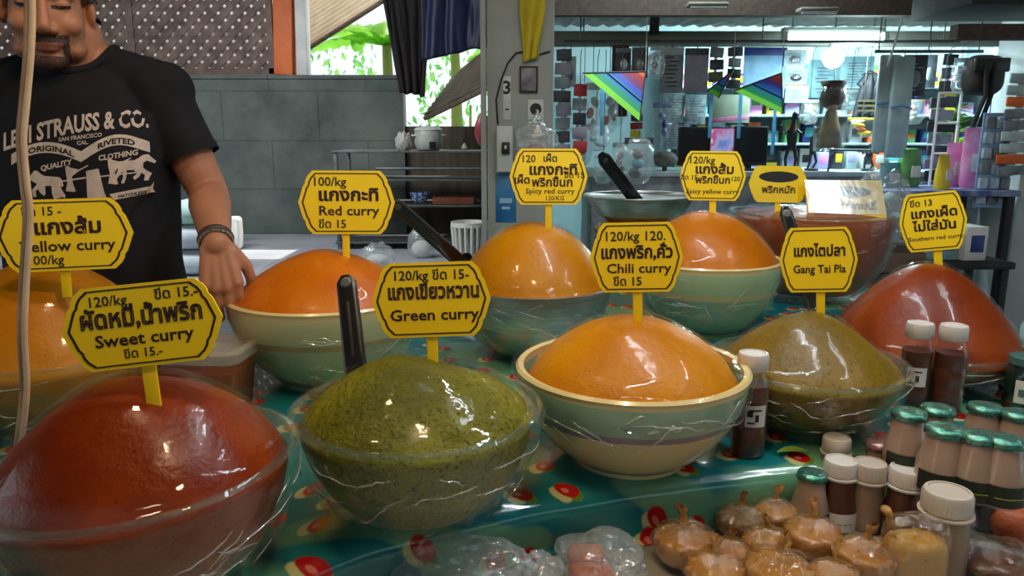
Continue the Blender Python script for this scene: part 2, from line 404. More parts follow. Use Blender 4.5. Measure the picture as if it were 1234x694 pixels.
# ------------------------------------------------------------------ outside the opening
struct('wall_neighbour', [box(4.6, .12, 2.9, (-4.75, 8.1, 1.45)), box(4.6, .03, .5, (-4.75, 8.02, 2.55))], pm('neighbour_render', srgb(255, 248, 244), srgb(226, 214, 210), 1.2, .8))
struct('ground_outside', box(16, 7, .1, (-2, 10.3, -.06)), pm('grass_ground', srgb(120, 150, 60), srgb(90, 120, 50), 3, .9))
def leafmat(name, a, b_):
    m, nt, out = newmat(name); d = N(nt, 'ShaderNodeBsdfPrincipled'); t = N(nt, 'ShaderNodeBsdfTranslucent'); mx = N(nt, 'ShaderNodeMixShader'); mx.inputs[0].default_value = .45
    n = N(nt, 'ShaderNodeTexNoise', i_Scale=3.0, i_Detail=4.0); nt.links.new(coords(nt), n.inputs['Vector'])
    c = ramp(nt, n.outputs['Fac'], [(.35, a), (.65, b_)]); nt.links.new(c, d.inputs['Base Color']); nt.links.new(c, t.inputs[0]); d.inputs['Roughness'].default_value = .45
    nt.links.new(d.outputs[0], mx.inputs[1]); nt.links.new(t.outputs[0], mx.inputs[2]); nt.links.new(mx.outputs[0], out.inputs[0]); return m
M['leaf'] = leafmat('banana_leaf', srgb(120, 190, 60), srgb(160, 220, 90)); M['leaf2'] = leafmat('bush_leaf', srgb(110, 180, 90), srgb(160, 214, 120))
M['stem'] = pm('plant_stem', srgb(130, 150, 70), srgb(150, 130, 80), 5, .7)
def banana(x, y, h, nl, seed, label):
    r = random.Random(seed); t = thing('banana_plant', label, 'plant', (x, y, 0), group='banana plants outside the opening')
    build('trunk', [tube([(0, 0, 0), (.02, 0, h*.5), (0, .02, h)], [.09, .08, .05], 12)], M['stem'], t)
    for k in range(nl):
        a = 2*PI*k/nl+r.uniform(-.3, .3); L = r.uniform(.9, 1.35); w_ = r.uniform(.16, .23); rise = r.uniform(.5, 1.1)
        d = Vector((math.cos(a), math.sin(a), 0)); s_ = Vector((-math.sin(a), math.cos(a), 0))
        def fn(u, v):
            q = v*L; z = h-.05+rise*v*1.1-1.25*v*v*rise*.9
            wd = w_*math.sin(PI*min(1, v*.97+.03))**.6
            return d*q*.85+s_*(u-.5)*2*wd+Vector((0, 0, z-.35*abs(u-.5)*wd*2+.015*math.sin(v*60)))
        build('leaf', [grid(6, 16, fn)], M['leaf'], t, 60)
banana(-1.45, 9.0, 2.35, 9, 1, 'banana plant with broad leaves outside the opening, beside the white board')
banana(-.75, 10.2, 2.6, 9, 2, 'banana plant outside the opening, beside the hanging dark cloth')
banana(.25, 8.8, 2.2, 8, 3, 'banana plant outside the opening, beyond the blue tarp')
def bush(x, y, rx, rz, seed, label):
    r = random.Random(seed); sh = []
    for k in range(520):
        d = Vector((r.gauss(0, 1), r.gauss(0, 1), r.gauss(0, 1))).normalized()*r.uniform(.6, 1)
        c = Vector((d.x*rx, d.y*rx, rz+d.z*rz)); q = Euler((r.uniform(0, 6), r.uniform(0, 6), r.uniform(0, 6))).to_matrix(); s_ = r.uniform(.05, .10)
        v = [c+q@Vector(p)*s_ for p in ((-1, 0, 0), (0, -.45, .1), (1, 0, 0), (0, .45, .1))]; sh.append((v, [(0, 1, 2, 3)]))
    t = thing('shrub', label, 'shrub', (x, y, 0), group='shrubs outside the opening')
    build('foliage', sh, M['leaf2'], t, 0); build('stem', [tube([(0, 0, 0), (.03, 0, rz)], [.04, .02], 8)], M['stem'], t)
bush(-2.9, 12.0, 1.0, 1.75, 4, 'pale green shrub outside, behind the white board')
bush(-.7, 12.4, 1.1, 1.75, 5, 'pale green shrub outside, behind the banana plants')
bush(1.5, 11.6, .9, 1.6, 6, 'pale green shrub outside, beyond the tin lean-to')
# slatted awning outside, its low edge running up across the opening
A0, A1 = at(366, 62, 7.3), at(476, -8, 7.3)
dz = (A1-A0)
def awn(u, v):
    p = A0+dz*(u*1.6-.3); return (p.x-.35*v, p.y+1.6*v-.0, p.z+.85*v+.012*math.sin(v*2*PI*14))
aw = thing('awning', 'beige slatted awning sloping across the top of the bright opening', 'awning', (0, 0, 0))
build('slatted_sheet', [grid(2, 112, awn)], pm('beige_slats', srgb(214, 186, 150), srgb(190, 160, 124), 6, .7), aw, 60)
build('edge_batten', [tube([A0-dz*.3, A0+dz*1.3], .022, 6)], M['beam'], aw)

# hanging dark cloth, blue tarp, tin lean-to
def drape(name, label, cat, P, mat, folds, amp, seed, group=None):
    """P: 4 corner points tl, tr, bl, br of a hanging sheet; ragged folds along its width"""
    tl, tr, bl, br = P
    def fn(u, v):
        p = tl.lerp(tr, u).lerp(bl.lerp(br, u), v)
        q = noise.noise(Vector((u*folds*.6, v*1.5, seed)))
        return p+Vector((.02*q, -abs(amp*math.sin(u*folds+2*q))-amp*.6*q, .03*noise.noise(Vector((u*5, seed, v)))*v))
    o = build(name, [grid(40, 24, fn)], mat, None, 179)
    so = o.modifiers.new('thickness', 'SOLIDIFY'); so.thickness = .004
    return tag(o, label, cat, group)
drape('cloth', 'dark brown cloth hanging in a bunch beside the bright opening', 'cloth',
      [at(456, -30, 6.2), at(520, -30, 6.2), at(482, 112, 6.2), at(512, 116, 6.2)], pm('dark_cloth', srgb(40, 34, 34), srgb(28, 26, 30), 6, .9), 12, .05, 3)
drape('tarp', 'navy blue tarp hanging above the tin lean-to', 'tarp',
      [at(508, -30, 6.0), at(592, -30, 6.0), at(508, 74, 6.0), at(590, 56, 6.0)], pm('navy_tarp', srgb(18, 28, 70), srgb(12, 18, 48), 4, .55), 9, .04, 8)
L0, L1, L2, L3 = at(512, 139, 6.1), at(592, 99, 5.0), at(550, 88, 6.3), at(592, 54, 5.2)
def lean(u, v):
    p = L0.lerp(L1, u).lerp(L2.lerp(L3, u), v); return p+Vector((0, -.012*math.sin(v*2*PI*9), .008*math.sin(v*2*PI*9)))
ln = thing('lean_to_roof', 'weathered corrugated lean-to sheet sloping down beside the pale pillar', 'roof sheet')
o_ = build('corrugated_sheet', [grid(2, 90, lean)], pm('weathered_tin', srgb(112, 100, 84), srgb(86, 78, 68), 5, .75), ln, 60)
so = o_.modifiers.new('thickness', 'SOLIDIFY'); so.thickness = .006
build('edge_rail', [tube([L0+Vector((0, .03, -.02)), L1+Vector((0, .03, -.02))], .02, 6)], M['beam'], ln)
build('brace', [tube([at(596, 70, 5.2)-Vector((0, 0, 2)), at(596, 60, 5.2)], .02, 8)], M['beam'], ln)

# ------------------------------------------------------------------ stall tables
T, TL = .77, .68
lowt = thing('market_table', 'long low market table carrying the curry bowls and bagged sauces', 'table')
build('tabletop', [prism_z([(-1.7, .31), (1.3, .31), (1.3, 3.01), (-.62, 3.01), (-.62, 1.44), (-1.7, 1.44)], TL-.035, TL)], pm('pale_board', srgb(176, 170, 160), srgb(150, 146, 138), 5, .6), lowt)
for lx, ly in ((-1.6, .42), (1.22, .42), (-.55, 2.9), (1.22, 2.9), (-1.6, 1.36)):
    build('leg', [rbox(.06, .06, TL-.035, .005, (lx, ly, (TL-.035)/2))], M['dark_wood'], lowt)
build('apron', [box(2.8, .03, .1, (-.2, .38, TL-.085)), box(1.75, .03, .1, (.33, 2.94, TL-.085))], M['dark_wood'], lowt)
EDGE = [(-1.6, .36), (-.9, .46), (-.48, .60), (-.30, .765), (-.15, .893), (.12, 1.0), (.40, 1.075), (.62, 1.10), (1.0, 1.16), (1.22, 1.22)]
def edge_pt(s):
    seg = [math.dist(EDGE[i], EDGE[i+1]) for i in range(len(EDGE)-1)]; tot = sum(seg); d = s*tot
    for i, L in enumerate(seg):
        if d <= L or i == len(seg)-1:
            t = d/L; return EDGE[i][0]+(EDGE[i+1][0]-EDGE[i][0])*t, EDGE[i][1]+(EDGE[i+1][1]-EDGE[i][1])*t
        d -= L
NE = 90
SM = [edge_pt(i/NE) for i in range(NE+1)]
for _ in range(6): SM = [SM[0]]+[((SM[i-1][0]+2*SM[i][0]+SM[i+1][0])/4, (SM[i-1][1]+2*SM[i][1]+SM[i+1][1])/4) for i in range(1, NE)]+[SM[-1]]
deck = [(x, y+.03) for x, y in SM]+[(1.22, 2.88), (-.61, 2.88), (-.61, 1.43), (-1.6, 1.43)]
tag(build('riser_platform', [prism_z(deck, TL, T-.006)], M['brown_board'], None, 30), 'wooden riser platform under the strawberry tablecloth', 'platform')
def cloth():
    m, nt, out = newmat('strawberry_vinyl'); b = N(nt, 'ShaderNodeBsdfPrincipled'); co = coords(nt, 1, 'UV')
    n = N(nt, 'ShaderNodeTexNoise', i_Scale=4.2, i_Detail=1.5); nt.links.new(co, n.inputs['Vector'])
    base = ramp(nt, n.outputs['Fac'], [(.0, srgb(22, 122, 126)), (.52, srgb(22, 122, 126)), (.54, srgb(96, 158, 124)), (.64, srgb(120, 172, 130)), (.655, srgb(24, 118, 112))], 'LINEAR')
    def blobs(scale, off, rad, soft, dist=.0):
        mp = N(nt, 'ShaderNodeMapping'); nt.links.new(co, mp.inputs[0]); mp.inputs['Location'].default_value = off
        mp.inputs['Scale'].default_value = (scale, scale*.8, 1)
        vn = N(nt, 'ShaderNodeTexVoronoi', voronoi_dimensions='2D'); vn.inputs['Randomness'].default_value = .8; vn.inputs['Scale'].default_value = 1
        nt.links.new(mp.outputs[0], vn.inputs['Vector'])
        return ramp(nt, vn.outputs['Distance'], [(rad, (1, 1, 1, 1)), (rad+soft, (0, 0, 0, 1))])
    def over(c, mask, col):
        mx = N(nt, 'ShaderNodeMix', data_type='RGBA'); nt.links.new(mask, mx.inputs[0]); nt.links.new(c, mx.inputs[6]); mx.inputs[7].default_value = col; return mx.outputs[2]
    c = over(base, blobs(11.5, (.12, .09, 0), .15, .03), srgb(206, 204, 140))
    c = over(c, blobs(11.5, (-.08, .10, 0), .11, .02), srgb(96, 140, 40))
    c = over(c, blobs(11.5, (0, 0, 0), .165, .025), srgb(186, 24, 22))
    c = over(c, blobs(11.5, (.04, .03, 0), .045, .02), srgb(230, 120, 96))
    nt.links.new(c, b.inputs['Base Color']); b.inputs['Roughness'].default_value = .22; b.inputs['Coat Weight'].default_value = .5
    n3 = N(nt, 'ShaderNodeTexNoise', i_Scale=7.0, i_Detail=2.0); nt.links.new(co, n3.inputs['Vector'])
    bp = N(nt, 'ShaderNodeBump', i_Strength=.25, i_Distance=.02); nt.links.new(n3.outputs['Fac'], bp.inputs['Height']); nt.links.new(bp.outputs[0], b.inputs['Normal'])
    nt.links.new(b.outputs[0], out.inputs[0]); return m
prof = [(9, T), (.20, T), (.06, T), (.022, T-.001), (.006, T-.006), (-.004, T-.016), (-.008, T-.03), (-.007, T-.05), (-.010, T-.070), (-.006, T-.084), (-.014, TL+.002)]
vs, fs = [], []
for j, (dn, z) in enumerate(prof):
    for i, (x, y) in enumerate(SM):
        if dn > 5: vs.append(Vector((x, 2.9 if x > -.61 else 1.44, z))); continue
        a, b_ = SM[max(0, i-1)], SM[min(NE, i+1)]; nx, ny = -(b_[1]-a[1]), (b_[0]-a[0]); L = math.hypot(nx, ny)
        k = .006*noise.noise(Vector((i*.23, j*.3, 5)))*(1 if j > 3 else 0)+(.008*math.sin(i*.55) if j > 7 else 0)
        vs.append(Vector((x+nx/L*(dn+.012-k), y+ny/L*(dn+.012-k), z+(.002*noise.noise(Vector((x*6, y*6, 1))) if 0 < j < 4 else 0))))
for j in range(len(prof)-1):
    for i in range(NE): fs.append((j*(NE+1)+i, j*(NE+1)+i+1, (j+1)*(NE+1)+i+1, (j+1)*(NE+1)+i))
tc_o = build('tablecloth', (vs, fs), cloth(), None, 179)
_drop = [0.0, 0.0]
for _j in range(2, len(prof)): _drop.append(_drop[-1]+math.dist(prof[_j-1], prof[_j]))
_uv = tc_o.data.uv_layers.new(name='cloth_uv')
_key = lambda q: (round(q.x, 5), round(q.y, 5), round(q.z, 5))
_near = {_key(vs[j*(NE+1)+i]): (SM[i][0], SM[i][1]+.21-_drop[j]) for j in range(2, len(prof)) for i in range(NE+1)}
for lp in tc_o.data.loops:
    p = tc_o.data.vertices[lp.vertex_index].co; _uv.data[lp.index].uv = _near.get(_key(p), (p.x, p.y))
tag(tc_o, 'glossy teal vinyl tablecloth printed with red strawberries under the curry bowls', 'tablecloth')

# ------------------------------------------------------------------ curry bowls
ORANGE = (srgb(196, 92, 8), srgb(214, 112, 10), srgb(224, 130, 18))
P = {
 'chili': paste('chili_curry_paste', srgb(190, 114, 0), srgb(208, 134, 0), srgb(216, 148, 2), grain=42, bump=.28),
 'red': paste('red_curry_paste', srgb(190, 92, 0), srgb(204, 108, 0), srgb(212, 122, 2), grain=30, bump=.2),
 'spicyred': paste('spicy_red_paste', srgb(184, 110, 0), srgb(196, 126, 0), srgb(204, 138, 8), grain=36, bump=.2),
 'spicyyellow': paste('spicy_yellow_paste', srgb(186, 96, 0), srgb(198, 112, 0), srgb(206, 124, 2), grain=30, bump=.2),
 'yellow': paste('yellow_curry_paste', srgb(176, 102, 0), srgb(190, 118, 0), srgb(200, 130, 6), grain=30, bump=.2),
 'sweet': paste('sweet_curry_paste', srgb(96, 28, 0), srgb(128, 44, 0), srgb(160, 68, 2), grain=24, bump=.3, rough=.3),
 'green': paste('green_curry_paste', srgb(84, 84, 2), srgb(120, 118, 6), srgb(146, 138, 16), grain=44, bump=1.0, rough=.45, fleck=srgb(70, 70, 4), fl=.60),
 'fish': paste('fish_curry_paste', srgb(112, 88, 14), srgb(134, 104, 22), srgb(146, 120, 36), grain=40, bump=.3, rough=.35, fleck=srgb(84, 62, 10), fl=.64),
 'southern': paste('southern_curry_paste', srgb(116, 40, 4), srgb(138, 54, 6), srgb(152, 66, 12), grain=28, bump=.2),
 'far': paste('far_curry_paste', srgb(146, 58, 28), srgb(162, 72, 34), srgb(172, 86, 44), grain=30, bump=.2),
}
def cer(name, zmax, top, line, low, rim):
    return banded(name, [(0, low), (.06, srgb(120, 134, 120)), (.10, low), (.60, line), (.67, top), (.955, rim)], zmax)
MINT, CREAM = srgb(150, 188, 156), srgb(214, 202, 152)
CER = {'chili': (MINT, srgb(140, 130, 144), CREAM), 'red': (srgb(206, 204, 152), srgb(190, 160, 100), srgb(186, 194, 150)), 'spicyyellow': (srgb(178, 202, 158), srgb(214, 190, 140), srgb(150, 180, 148))}
def bowl_curry(label, x, y, zr, r, style, pkey, dome, fill=.93, peak=.5, foot=.50, z0=T, wrapdown=.55, seed=1, off=(0, 0), lean=0, tilt=(0, 0), wrapmat='wrap', rimgap=0.004, ripple=.012):
    H = zr-z0
    t = thing('curry_bowl', label, 'bowl of curry', (x, y, z0), (math.radians(tilt[0]), math.radians(tilt[1]), 0), group='bowls of curry paste on the stall')
    fr = r*foot
    def outer(s):   # s 0..1 from foot to rim: radius
        return fr+(r-fr)*(math.sin(s*PI/2)**(.68 if style != 'glass' else .64))
    n = 72
    out = [(fr*.0, .004), (fr*.9, .004), (fr, 0), (fr*1.02, .010)]+[(outer(s), .010+(H-.010)*s) for s in [i/16 for i in range(1, 17)]]
    th = .008 if style != 'glass' else .004
    if style == 'ceramic':
        out[-1] = (r, H-.004); rimp = [(r+.002, H), (r-.002, H+.004), (r-th*1.3, H+.002)]
    elif style == 'glass': rimp = [(r+.003, H+.002), (r-.001, H+.006), (r-th, H+.003)]
    else: rimp = [(r+.010, H), (r+.010, H+.003), (r-th*.3, H+.003)]
    inn = [(max(.0, outer(s)-th*1.15), .012+(H-.012)*s) for s in [1-i/14*.96 for i in range(1, 15)]]+[(0, .016)]
    smat = {'ceramic': None, 'glass': M['glass'], 'steel': M['steel']}[style]
    if style == 'ceramic': smat = cer('ceramic_'+pkey, H, *CER[pkey], srgb(228, 206, 146))
    sh = build('bowl', [lathe(out+rimp+inn, n)], smat, t, 50)
    if style != 'glass': build('foot_ring', [lathe([(fr*.80, 0), (fr*.98, 0), (fr*1.0, .012), (fr*.8, .012)], 48)], smat, sh, 40)
    else: build('rim', [lathe([(r-.003, H), (r+.004, H+.001), (r+.004, H+.006), (r-.002, H+.007), (r-.003, H)], n)], M['glass_rim'], sh, 60)
    # paste: fills the bowl and rises in a mound
    def mound(q):    # q 0 centre .. 1 edge
        a = (1-q*q); b_ = .5+.5*math.cos(PI*q)
        return dome*(peak*b_+(1-peak)*a**.74)
    zb = H-.012
    def pw(p, a, i):
        q = math.hypot(p.x, p.y)/(r*fill) if r else 0
        k = noise.noise(Vector((p.x*9, p.y*9, seed*3.1)))*ripple+noise.noise(Vector((p.x*26, p.y*26, seed*1.7)))*ripple*.3
        top = i > 16
        if top: return Vector((p.x+off[0]*(1-q), p.y+off[1]*(1-q), p.z+k*(1-.6*q)))
        return p
    pin = [(0, .018)]+[(max(.001, outer(s)-th*1.9), .012+(H-.012)*s) for s in [i/15*(zb/H) for i in range(1, 16)]]
    pe = r*fill if style != 'glass' else outer(zb/H)-th*1.9
    fill = pe/r
    pin[-1] = (pe, zb); pin.append((pe*.985, zb+.003))
    topq = [1-i/22 for i in range(1, 22)]+[.004]
    pp = pin+[(pe*.985*q, zb+.003+mound(q)) for q in topq]
    cp = build('curry_paste', [lathe(pp, n, fn=pw)], P[pkey], t, 179)
    # cling film over the mound, over the rim and gathered round the outside
    rr = random.Random(seed)
    w1 = [(r*q, 0) for q in (.012, .08, .16, .25, .34, .43, .52, .61, .70, .78, .85, .91, .96)]
    w1 = [(a, max(zb+.003+mound(min(1, a/(pe*.985)))+.0045+ripple*.4, H+.008+(dome*.92)*(1-a/(r*1.0))**1.15*.0) if a < pe*.985 else H+.010+.01*(1-a/r)) for a, _ in w1]
    # taut: film bridges from mound shoulder to the rim
    for i in range(len(w1)):
        a, z = w1[i]; q = a/r
        w1[i] = (a, max(z, H+.009+rimgap*0+(dome*.30)*(1-q)))
    w2 = [(r+.007, H+.006), (r+.010, H-.004)]
    NW = 9
    w3 = [(outer(1-wrapdown*i/NW)+.006, H-(H-.010)*wrapdown*i/NW) for i in range(1, NW+1)]
    nw = 128; i_rim = len(w1)+1
    def wf(p, a, i):
        if i < len(w1):
            k = .0022*noise.noise(Vector((p.x*14, p.y*14, seed+9)))
            q = math.hypot(p.x, p.y)/r
            kk = noise.noise(Vector((p.x*9, p.y*9, seed*3.1)))*ripple*(1-.6*min(1, q/fill))
            return Vector((p.x+off[0]*max(0, 1-q), p.y+off[1]*max(0, 1-q), p.z+k+max(kk, -.002)))
        e = max(0, i-i_rim)/NW
        g = noise.noise(Vector((math.cos(a)*5, math.sin(a)*5, i*.35+seed)))
        g2 = noise.noise(Vector((math.cos(a)*16, math.sin(a)*16, i*.7+seed)))
        d = 1+e*(.004+.030*max(g, -.1)+.022*max(g2, -.15))
        return Vector((p.x*d, p.y*d, max(.004, p.z+e*(.03*g+.012*g2))))
    prof_ = [p for p in w1]+w2+w3
    v, f = lathe_open(prof_, nw, fn=wf)
    k1 = i_rim*nw
    me = build('plastic_wrap', (v, f), M[wrapmat], t, 179)
    me.data.materials.append(M['wrap_crumpled'])
    for pol in me.data.polygons:
        zz = sum(me.data.vertices[i].co.z for i in pol.vertices)/len(pol.vertices)
        rad = math.hypot(pol.center.x, pol.center.y)
        if zz < H-.002 and rad > r*.5: pol.material_index = 1
    # gathered folds of the film on the outside
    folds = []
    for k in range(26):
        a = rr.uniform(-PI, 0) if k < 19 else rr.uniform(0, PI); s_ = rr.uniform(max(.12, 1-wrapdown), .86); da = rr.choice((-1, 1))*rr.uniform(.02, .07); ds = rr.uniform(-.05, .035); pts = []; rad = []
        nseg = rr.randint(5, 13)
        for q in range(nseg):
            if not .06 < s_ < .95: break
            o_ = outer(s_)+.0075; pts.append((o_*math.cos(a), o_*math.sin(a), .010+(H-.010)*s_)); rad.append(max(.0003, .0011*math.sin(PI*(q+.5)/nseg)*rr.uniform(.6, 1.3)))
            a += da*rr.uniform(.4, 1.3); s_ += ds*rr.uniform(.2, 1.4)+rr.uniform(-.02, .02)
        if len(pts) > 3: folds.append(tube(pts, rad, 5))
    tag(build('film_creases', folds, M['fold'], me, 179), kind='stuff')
    return t
def bxy(px, py, z): p = atz(px, py, z); return p.x, p.y

BOWLS = {}
def B(key, label, px, py, zr, rpx, *a, **k):
    x, y = bxy(px, py, zr); r = k.pop('r', None) or rpx/ppm(Vector((x, y, zr)))
    BOWLS[key] = (x, y, zr, r); return bowl_curry(label, x, y, zr, r, *a, **k)
B('sweet', 'glass bowl heaped with dark red curry paste, cling-filmed, under the Sweet curry sign', 180, 556, .918, 176, 'glass', 'sweet', .108, peak=.08, seed=2, wrapdown=.75, ripple=.010, tilt=(0, -3))
B('green', 'glass bowl of olive green curry paste under the Green curry sign', 503, 492, .918, 146, 'glass', 'green', .075, peak=0.1, seed=3, wrapdown=.85, ripple=.018)
B('chili', 'mint banded ceramic bowl mounded with orange paste under the Chili curry sign', 761, 440, .922, 138, 'ceramic', 'chili', .085, fill=.88, peak=0.1, seed=4, wrapdown=.4, ripple=.006)
B('red', 'pale ceramic bowl of orange red paste under the Red curry sign', 393, 354, .952, 114, 'ceramic', 'red', .10, fill=.97, peak=0.2, seed=5, wrapdown=.9, ripple=.008)
B('spicyred', 'steel bowl heaped with orange paste under the Spicy red curry sign', 643, 341, .938, 93, 'steel', 'spicyred', .155, fill=1.0, peak=0.05, seed=6, wrapdown=1.0, ripple=.006)
B('spicyyellow', 'mint banded ceramic bowl under the Spicy yellow curry sign', 850, 311, .962, 89, 'ceramic', 'spicyyellow', .135, fill=.95, peak=0.1, seed=7, wrapdown=.7, ripple=.008)
B('fish', 'glass bowl of brown olive paste under the Gang Tai Pla sign', 972, 436, .885, 112, 'glass', 'fish', .100, peak=.40, seed=8, wrapdown=.8, ripple=.006)
B('southern', 'glass bowl with a tall peak of red brown paste behind the two sauce bottles', 1112, 408, .852, 113, 'glass', 'southern', .172, peak=.30, seed=9, wrapdown=.9, ripple=.006)
B('yellow', 'glass bowl of ochre paste in front of the man, under the Yellow curry sign', 62, 414, .912, 130, 'glass', 'yellow', .16, peak=0.1, seed=10, wrapdown=.9, ripple=.006)
B('far', 'big glass basin of red brown paste behind the Gang Tai Pla sign, loosely wrapped', 978, 256, 1.04, 96, 'glass', 'far', .03, peak=.3, seed=11, wrapdown=1.0, ripple=.006)

# ------------------------------------------------------------------ price signs
def plaque(w_, h_, k=1.0):
    """outline of the ornate board: pointed sides and stepped, scooped corners; (x, z) clockwise from top-left"""
    W, H = w_/2*k, h_/2*k
    q = [(.70, 1.0), (.80, .84), (.845, .70), (.855, .60), (.90, .50), (1.0, .0), (.90, -.50), (.855, -.60), (.845, -.70), (.80, -.84), (.70, -1.0)]
    pts = [(x*W, z*H) for x, z in q]+[(-x*W, z*H) for x, z in reversed(q)]
    return pts
def price_sign(label, px, py, wpx, hpx, roll, Y, stick_py, lines, border=True, stick_px=None, wide=1.0):
    c = at(px, py, Y); s = ppm(c); w_, h_ = wpx/s, hpx/s
    base = at(stick_px if stick_px else px, stick_py, Y)
    t = thing('price_sign', label, 'price sign', tuple(c), (math.radians(-8), math.radians(-roll), math.radians(-(px-617)/FPX*18)), group='yellow price signs stuck in the curries')
    bd = build('board', [prism(plaque(w_, h_), .004)], M['sign'], t, 30)
    if border:
        a, b_ = plaque(w_, h_, .925), plaque(w_, h_, .892); n = len(a)
        v = [Vector((x, -.0026, z)) for x, z in a]+[Vector((x, -.0026, z)) for x, z in b_]
        v += [Vector((x, -.0018, z)) for x, z in a]+[Vector((x, -.0018, z)) for x, z in b_]
        f = []
        for i in range(n):
            j = (i+1) % n; f += [(i, j, n+j, n+i), (2*n+i, 2*n+j, j, i), (n+i, n+j, 3*n+j, 3*n+i)]
        build('border_line', (v, f), M['ink'], bd, 0)
    thick, thin = [], []
    for ln in lines:
        txt, lx, lz, size, ink, bold = ln[:6]; sx = ln[6] if len(ln) > 6 else 1.0
        v, f = text_shape(txt, size*h_, bold, sx=sx)
        v = [p+Vector((lx*w_, -.0021, lz*h_)) for p in v]
        (thick if ink == 1 else thin).append((v, f))
    if thick: build('lettering', thick, M['ink'], bd, 0)
    if thin: build('handwriting', thin, M['ink2'], bd, 0)
    L = (c-base).length+.02
    lx = (base.x-c.x)
    build('stick', [rbox(.0145 if wpx > 80 else .017, .004, L-h_/2*.0, .001, (lx*.5, .0035, -L/2))], M['sign'], t, 30)
    return t
price_sign('yellow sign lettered Sweet curry, stuck in the dark red paste', 173, 391, 184, 100, 4.5, .75, 492, [
    ('120/kg', -.20, .27, .17, 2, .012), ('ขีด 15.-', .23, .29, .17, 2, .014), ('ผัดหมี่,น้ำพริก', 0, .01, .30, 1, .028, .86), ('Sweet curry', 0, -.22, .205, 1, .020, 1.12), ('ขีด 15.-', -.02, -.38, .15, 2, .012)], stick_px=180)
price_sign('yellow sign lettered Yellow curry in front of the black T-shirt', 78, 283, 154, 86, 1, 1.2, 342, [
    ('ขีด 15 -', -.15, .28, .17, 2, .012), ('แกงส้ม', .03, .02, .28, 1, .028, 1.1), ('Yellow curry', .02, -.22, .21, 1, .018, 1.12), ('100/kg', -.15, -.40, .18, 2, .012)])
price_sign('yellow sign lettered Red curry, beside the long black handle', 418, 244, 115, 76, -.5, 1.53, 325, [
    ('100/kg', -.18, .26, .20, 2, .014), ('แกงกะทิ', .02, .03, .27, 1, .028, 1.1), ('Red curry', .02, -.20, .21, 1, .018, 1.12), ('ขีด 15', -.15, -.40, .18, 2, .014)])
price_sign('yellow sign lettered Green curry, stuck in the olive paste', 520, 361, 143, 90, 1.5, .985, 466, [
    ('120/kg ขีด 15-', 0, .27, .18, 2, .014), ('แกงเขียวหวาน', .02, .02, .27, 1, .030, .80), ('Green curry', .02, -.27, .21, 1, .020, 1.12)])
price_sign('yellow sign lettered Spicy red curry, beside the pale pillar', 661, 213, 94, 67, 0, 1.70, 268, [
    ('120', -.26, .26, .18, 2, .014), ('เผ็ด', .02, .27, .17, 2, .018), ('แกงกะทิ', .06, .04, .26, 1, .026, 1.05), ('เผ็ด', -.34, -.12, .19, 1, .024), ('พริกขี้นก', .05, -.17, .21, 1, .022), ('ขีด 15', .33, -.02, .15, 2, .014), ('Spicy red curry', .02, -.30, .13, 2, .012, 1.1), ('120/KG', .08, -.42, .11, 2, .006)])
price_sign('yellow sign lettered Chili curry, stuck in the mint banded bowl', 767, 310, 111, 84, 1.5, 1.13, 388, [
    ('120/kg 120.', -.02, .24, .19, 2, .013), ('แกงพริก,คั่ว', 0, -.01, .25, 1, .028, .86), ('Chili curry', .02, -.22, .19, 1, .018, 1.12), ('ขีด 15', -.10, -.40, .17, 2, .014)])
price_sign('yellow sign lettered Spicy yellow curry, before the black monitors', 859, 212, 78, 59, -.5, 1.94, 262, [
    ('120/kg', -.18, .25, .20, 2, .016), ('แกงส้ม', .02, .05, .25, 1, .028, 1.1), ('พริกขี้นก', 0, -.15, .20, 1, .022), ('ขีด 15', -.36, -.08, .14, 2, .014), ('120', .34, -.10, .13, 2, .012), ('Spicy yellow curry', 0, -.36, .13, 2, .014, 1.1)])
price_sign('yellow sign lettered Gang Tai Pla, stuck in the brown olive paste', 986, 313, 90, 78, 2.5, 1.29, 390, [
    ('แกงไตปลา', .01, .06, .23, 1, .028, .80), ('Gang Tai Pla', .01, -.20, .175, 1, .020, .88)])
price_sign('yellow sign above the tall red brown peak, tilted, small lettering', 1124, 267, 75, 70, 7, 1.62, 328, [
    ('ขีด 13', -.16, .28, .15, 2, .016), ('แกงเผ็ด', .02, .08, .21, 1, .026, 1.1), ('ไม่ใส่มัน', .02, -.14, .21, 1, .026, 1.1), ('Southern red curry', .02, -.31, .10, 2, .010, 1.1)])
def far_sign(label, px, py, wpx, hpx, Y, rot, txt, glare):
    c = at(px, py, Y); s = ppm(c); w_, h_ = wpx/s, hpx/s
    t = thing('price_sign', label, 'price sign', tuple(c), rot, group='yellow price signs stuck in the curries')
    ol = plaque(w_, h_) if not glare else [(-w_/2, h_/2), (w_*.46, h_/2), (w_*.5, -h_/2), (-w_*.46, -h_/2)]
    bd = build('board', [prism(ol, .004)], M['sign'], t, 30)
    o = [(math.cos(a)*w_*.33, math.sin(a)*h_*.15) for a in [2*PI*i/32 for i in range(32)]]
    v, f = prism(o, .001); build('oval_badge', ([p+Vector((0, -.0024, h_*.20)) for p in v], f), M['matblack'], bd, 0)
    v, f = text_shape(txt, h_*.26, .026); build('lettering', ([p+Vector((0, -.0022, -h_*.24)) for p in v], f), M['ink'], bd, 0)
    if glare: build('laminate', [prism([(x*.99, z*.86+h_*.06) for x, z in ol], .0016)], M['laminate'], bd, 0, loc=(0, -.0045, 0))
    build('stick', [rbox(.018, .004, h_*.5+.16, .001, (0, .004, -(h_*.5+.16)/2))], M['sign'], t, 30)
M['laminate'] = film('glossy_laminate', lo=.10, hi=.7, rough=.16, bump=.2, bscale=6, haze=.14, hazecol=(.8, .95, 1, 1))
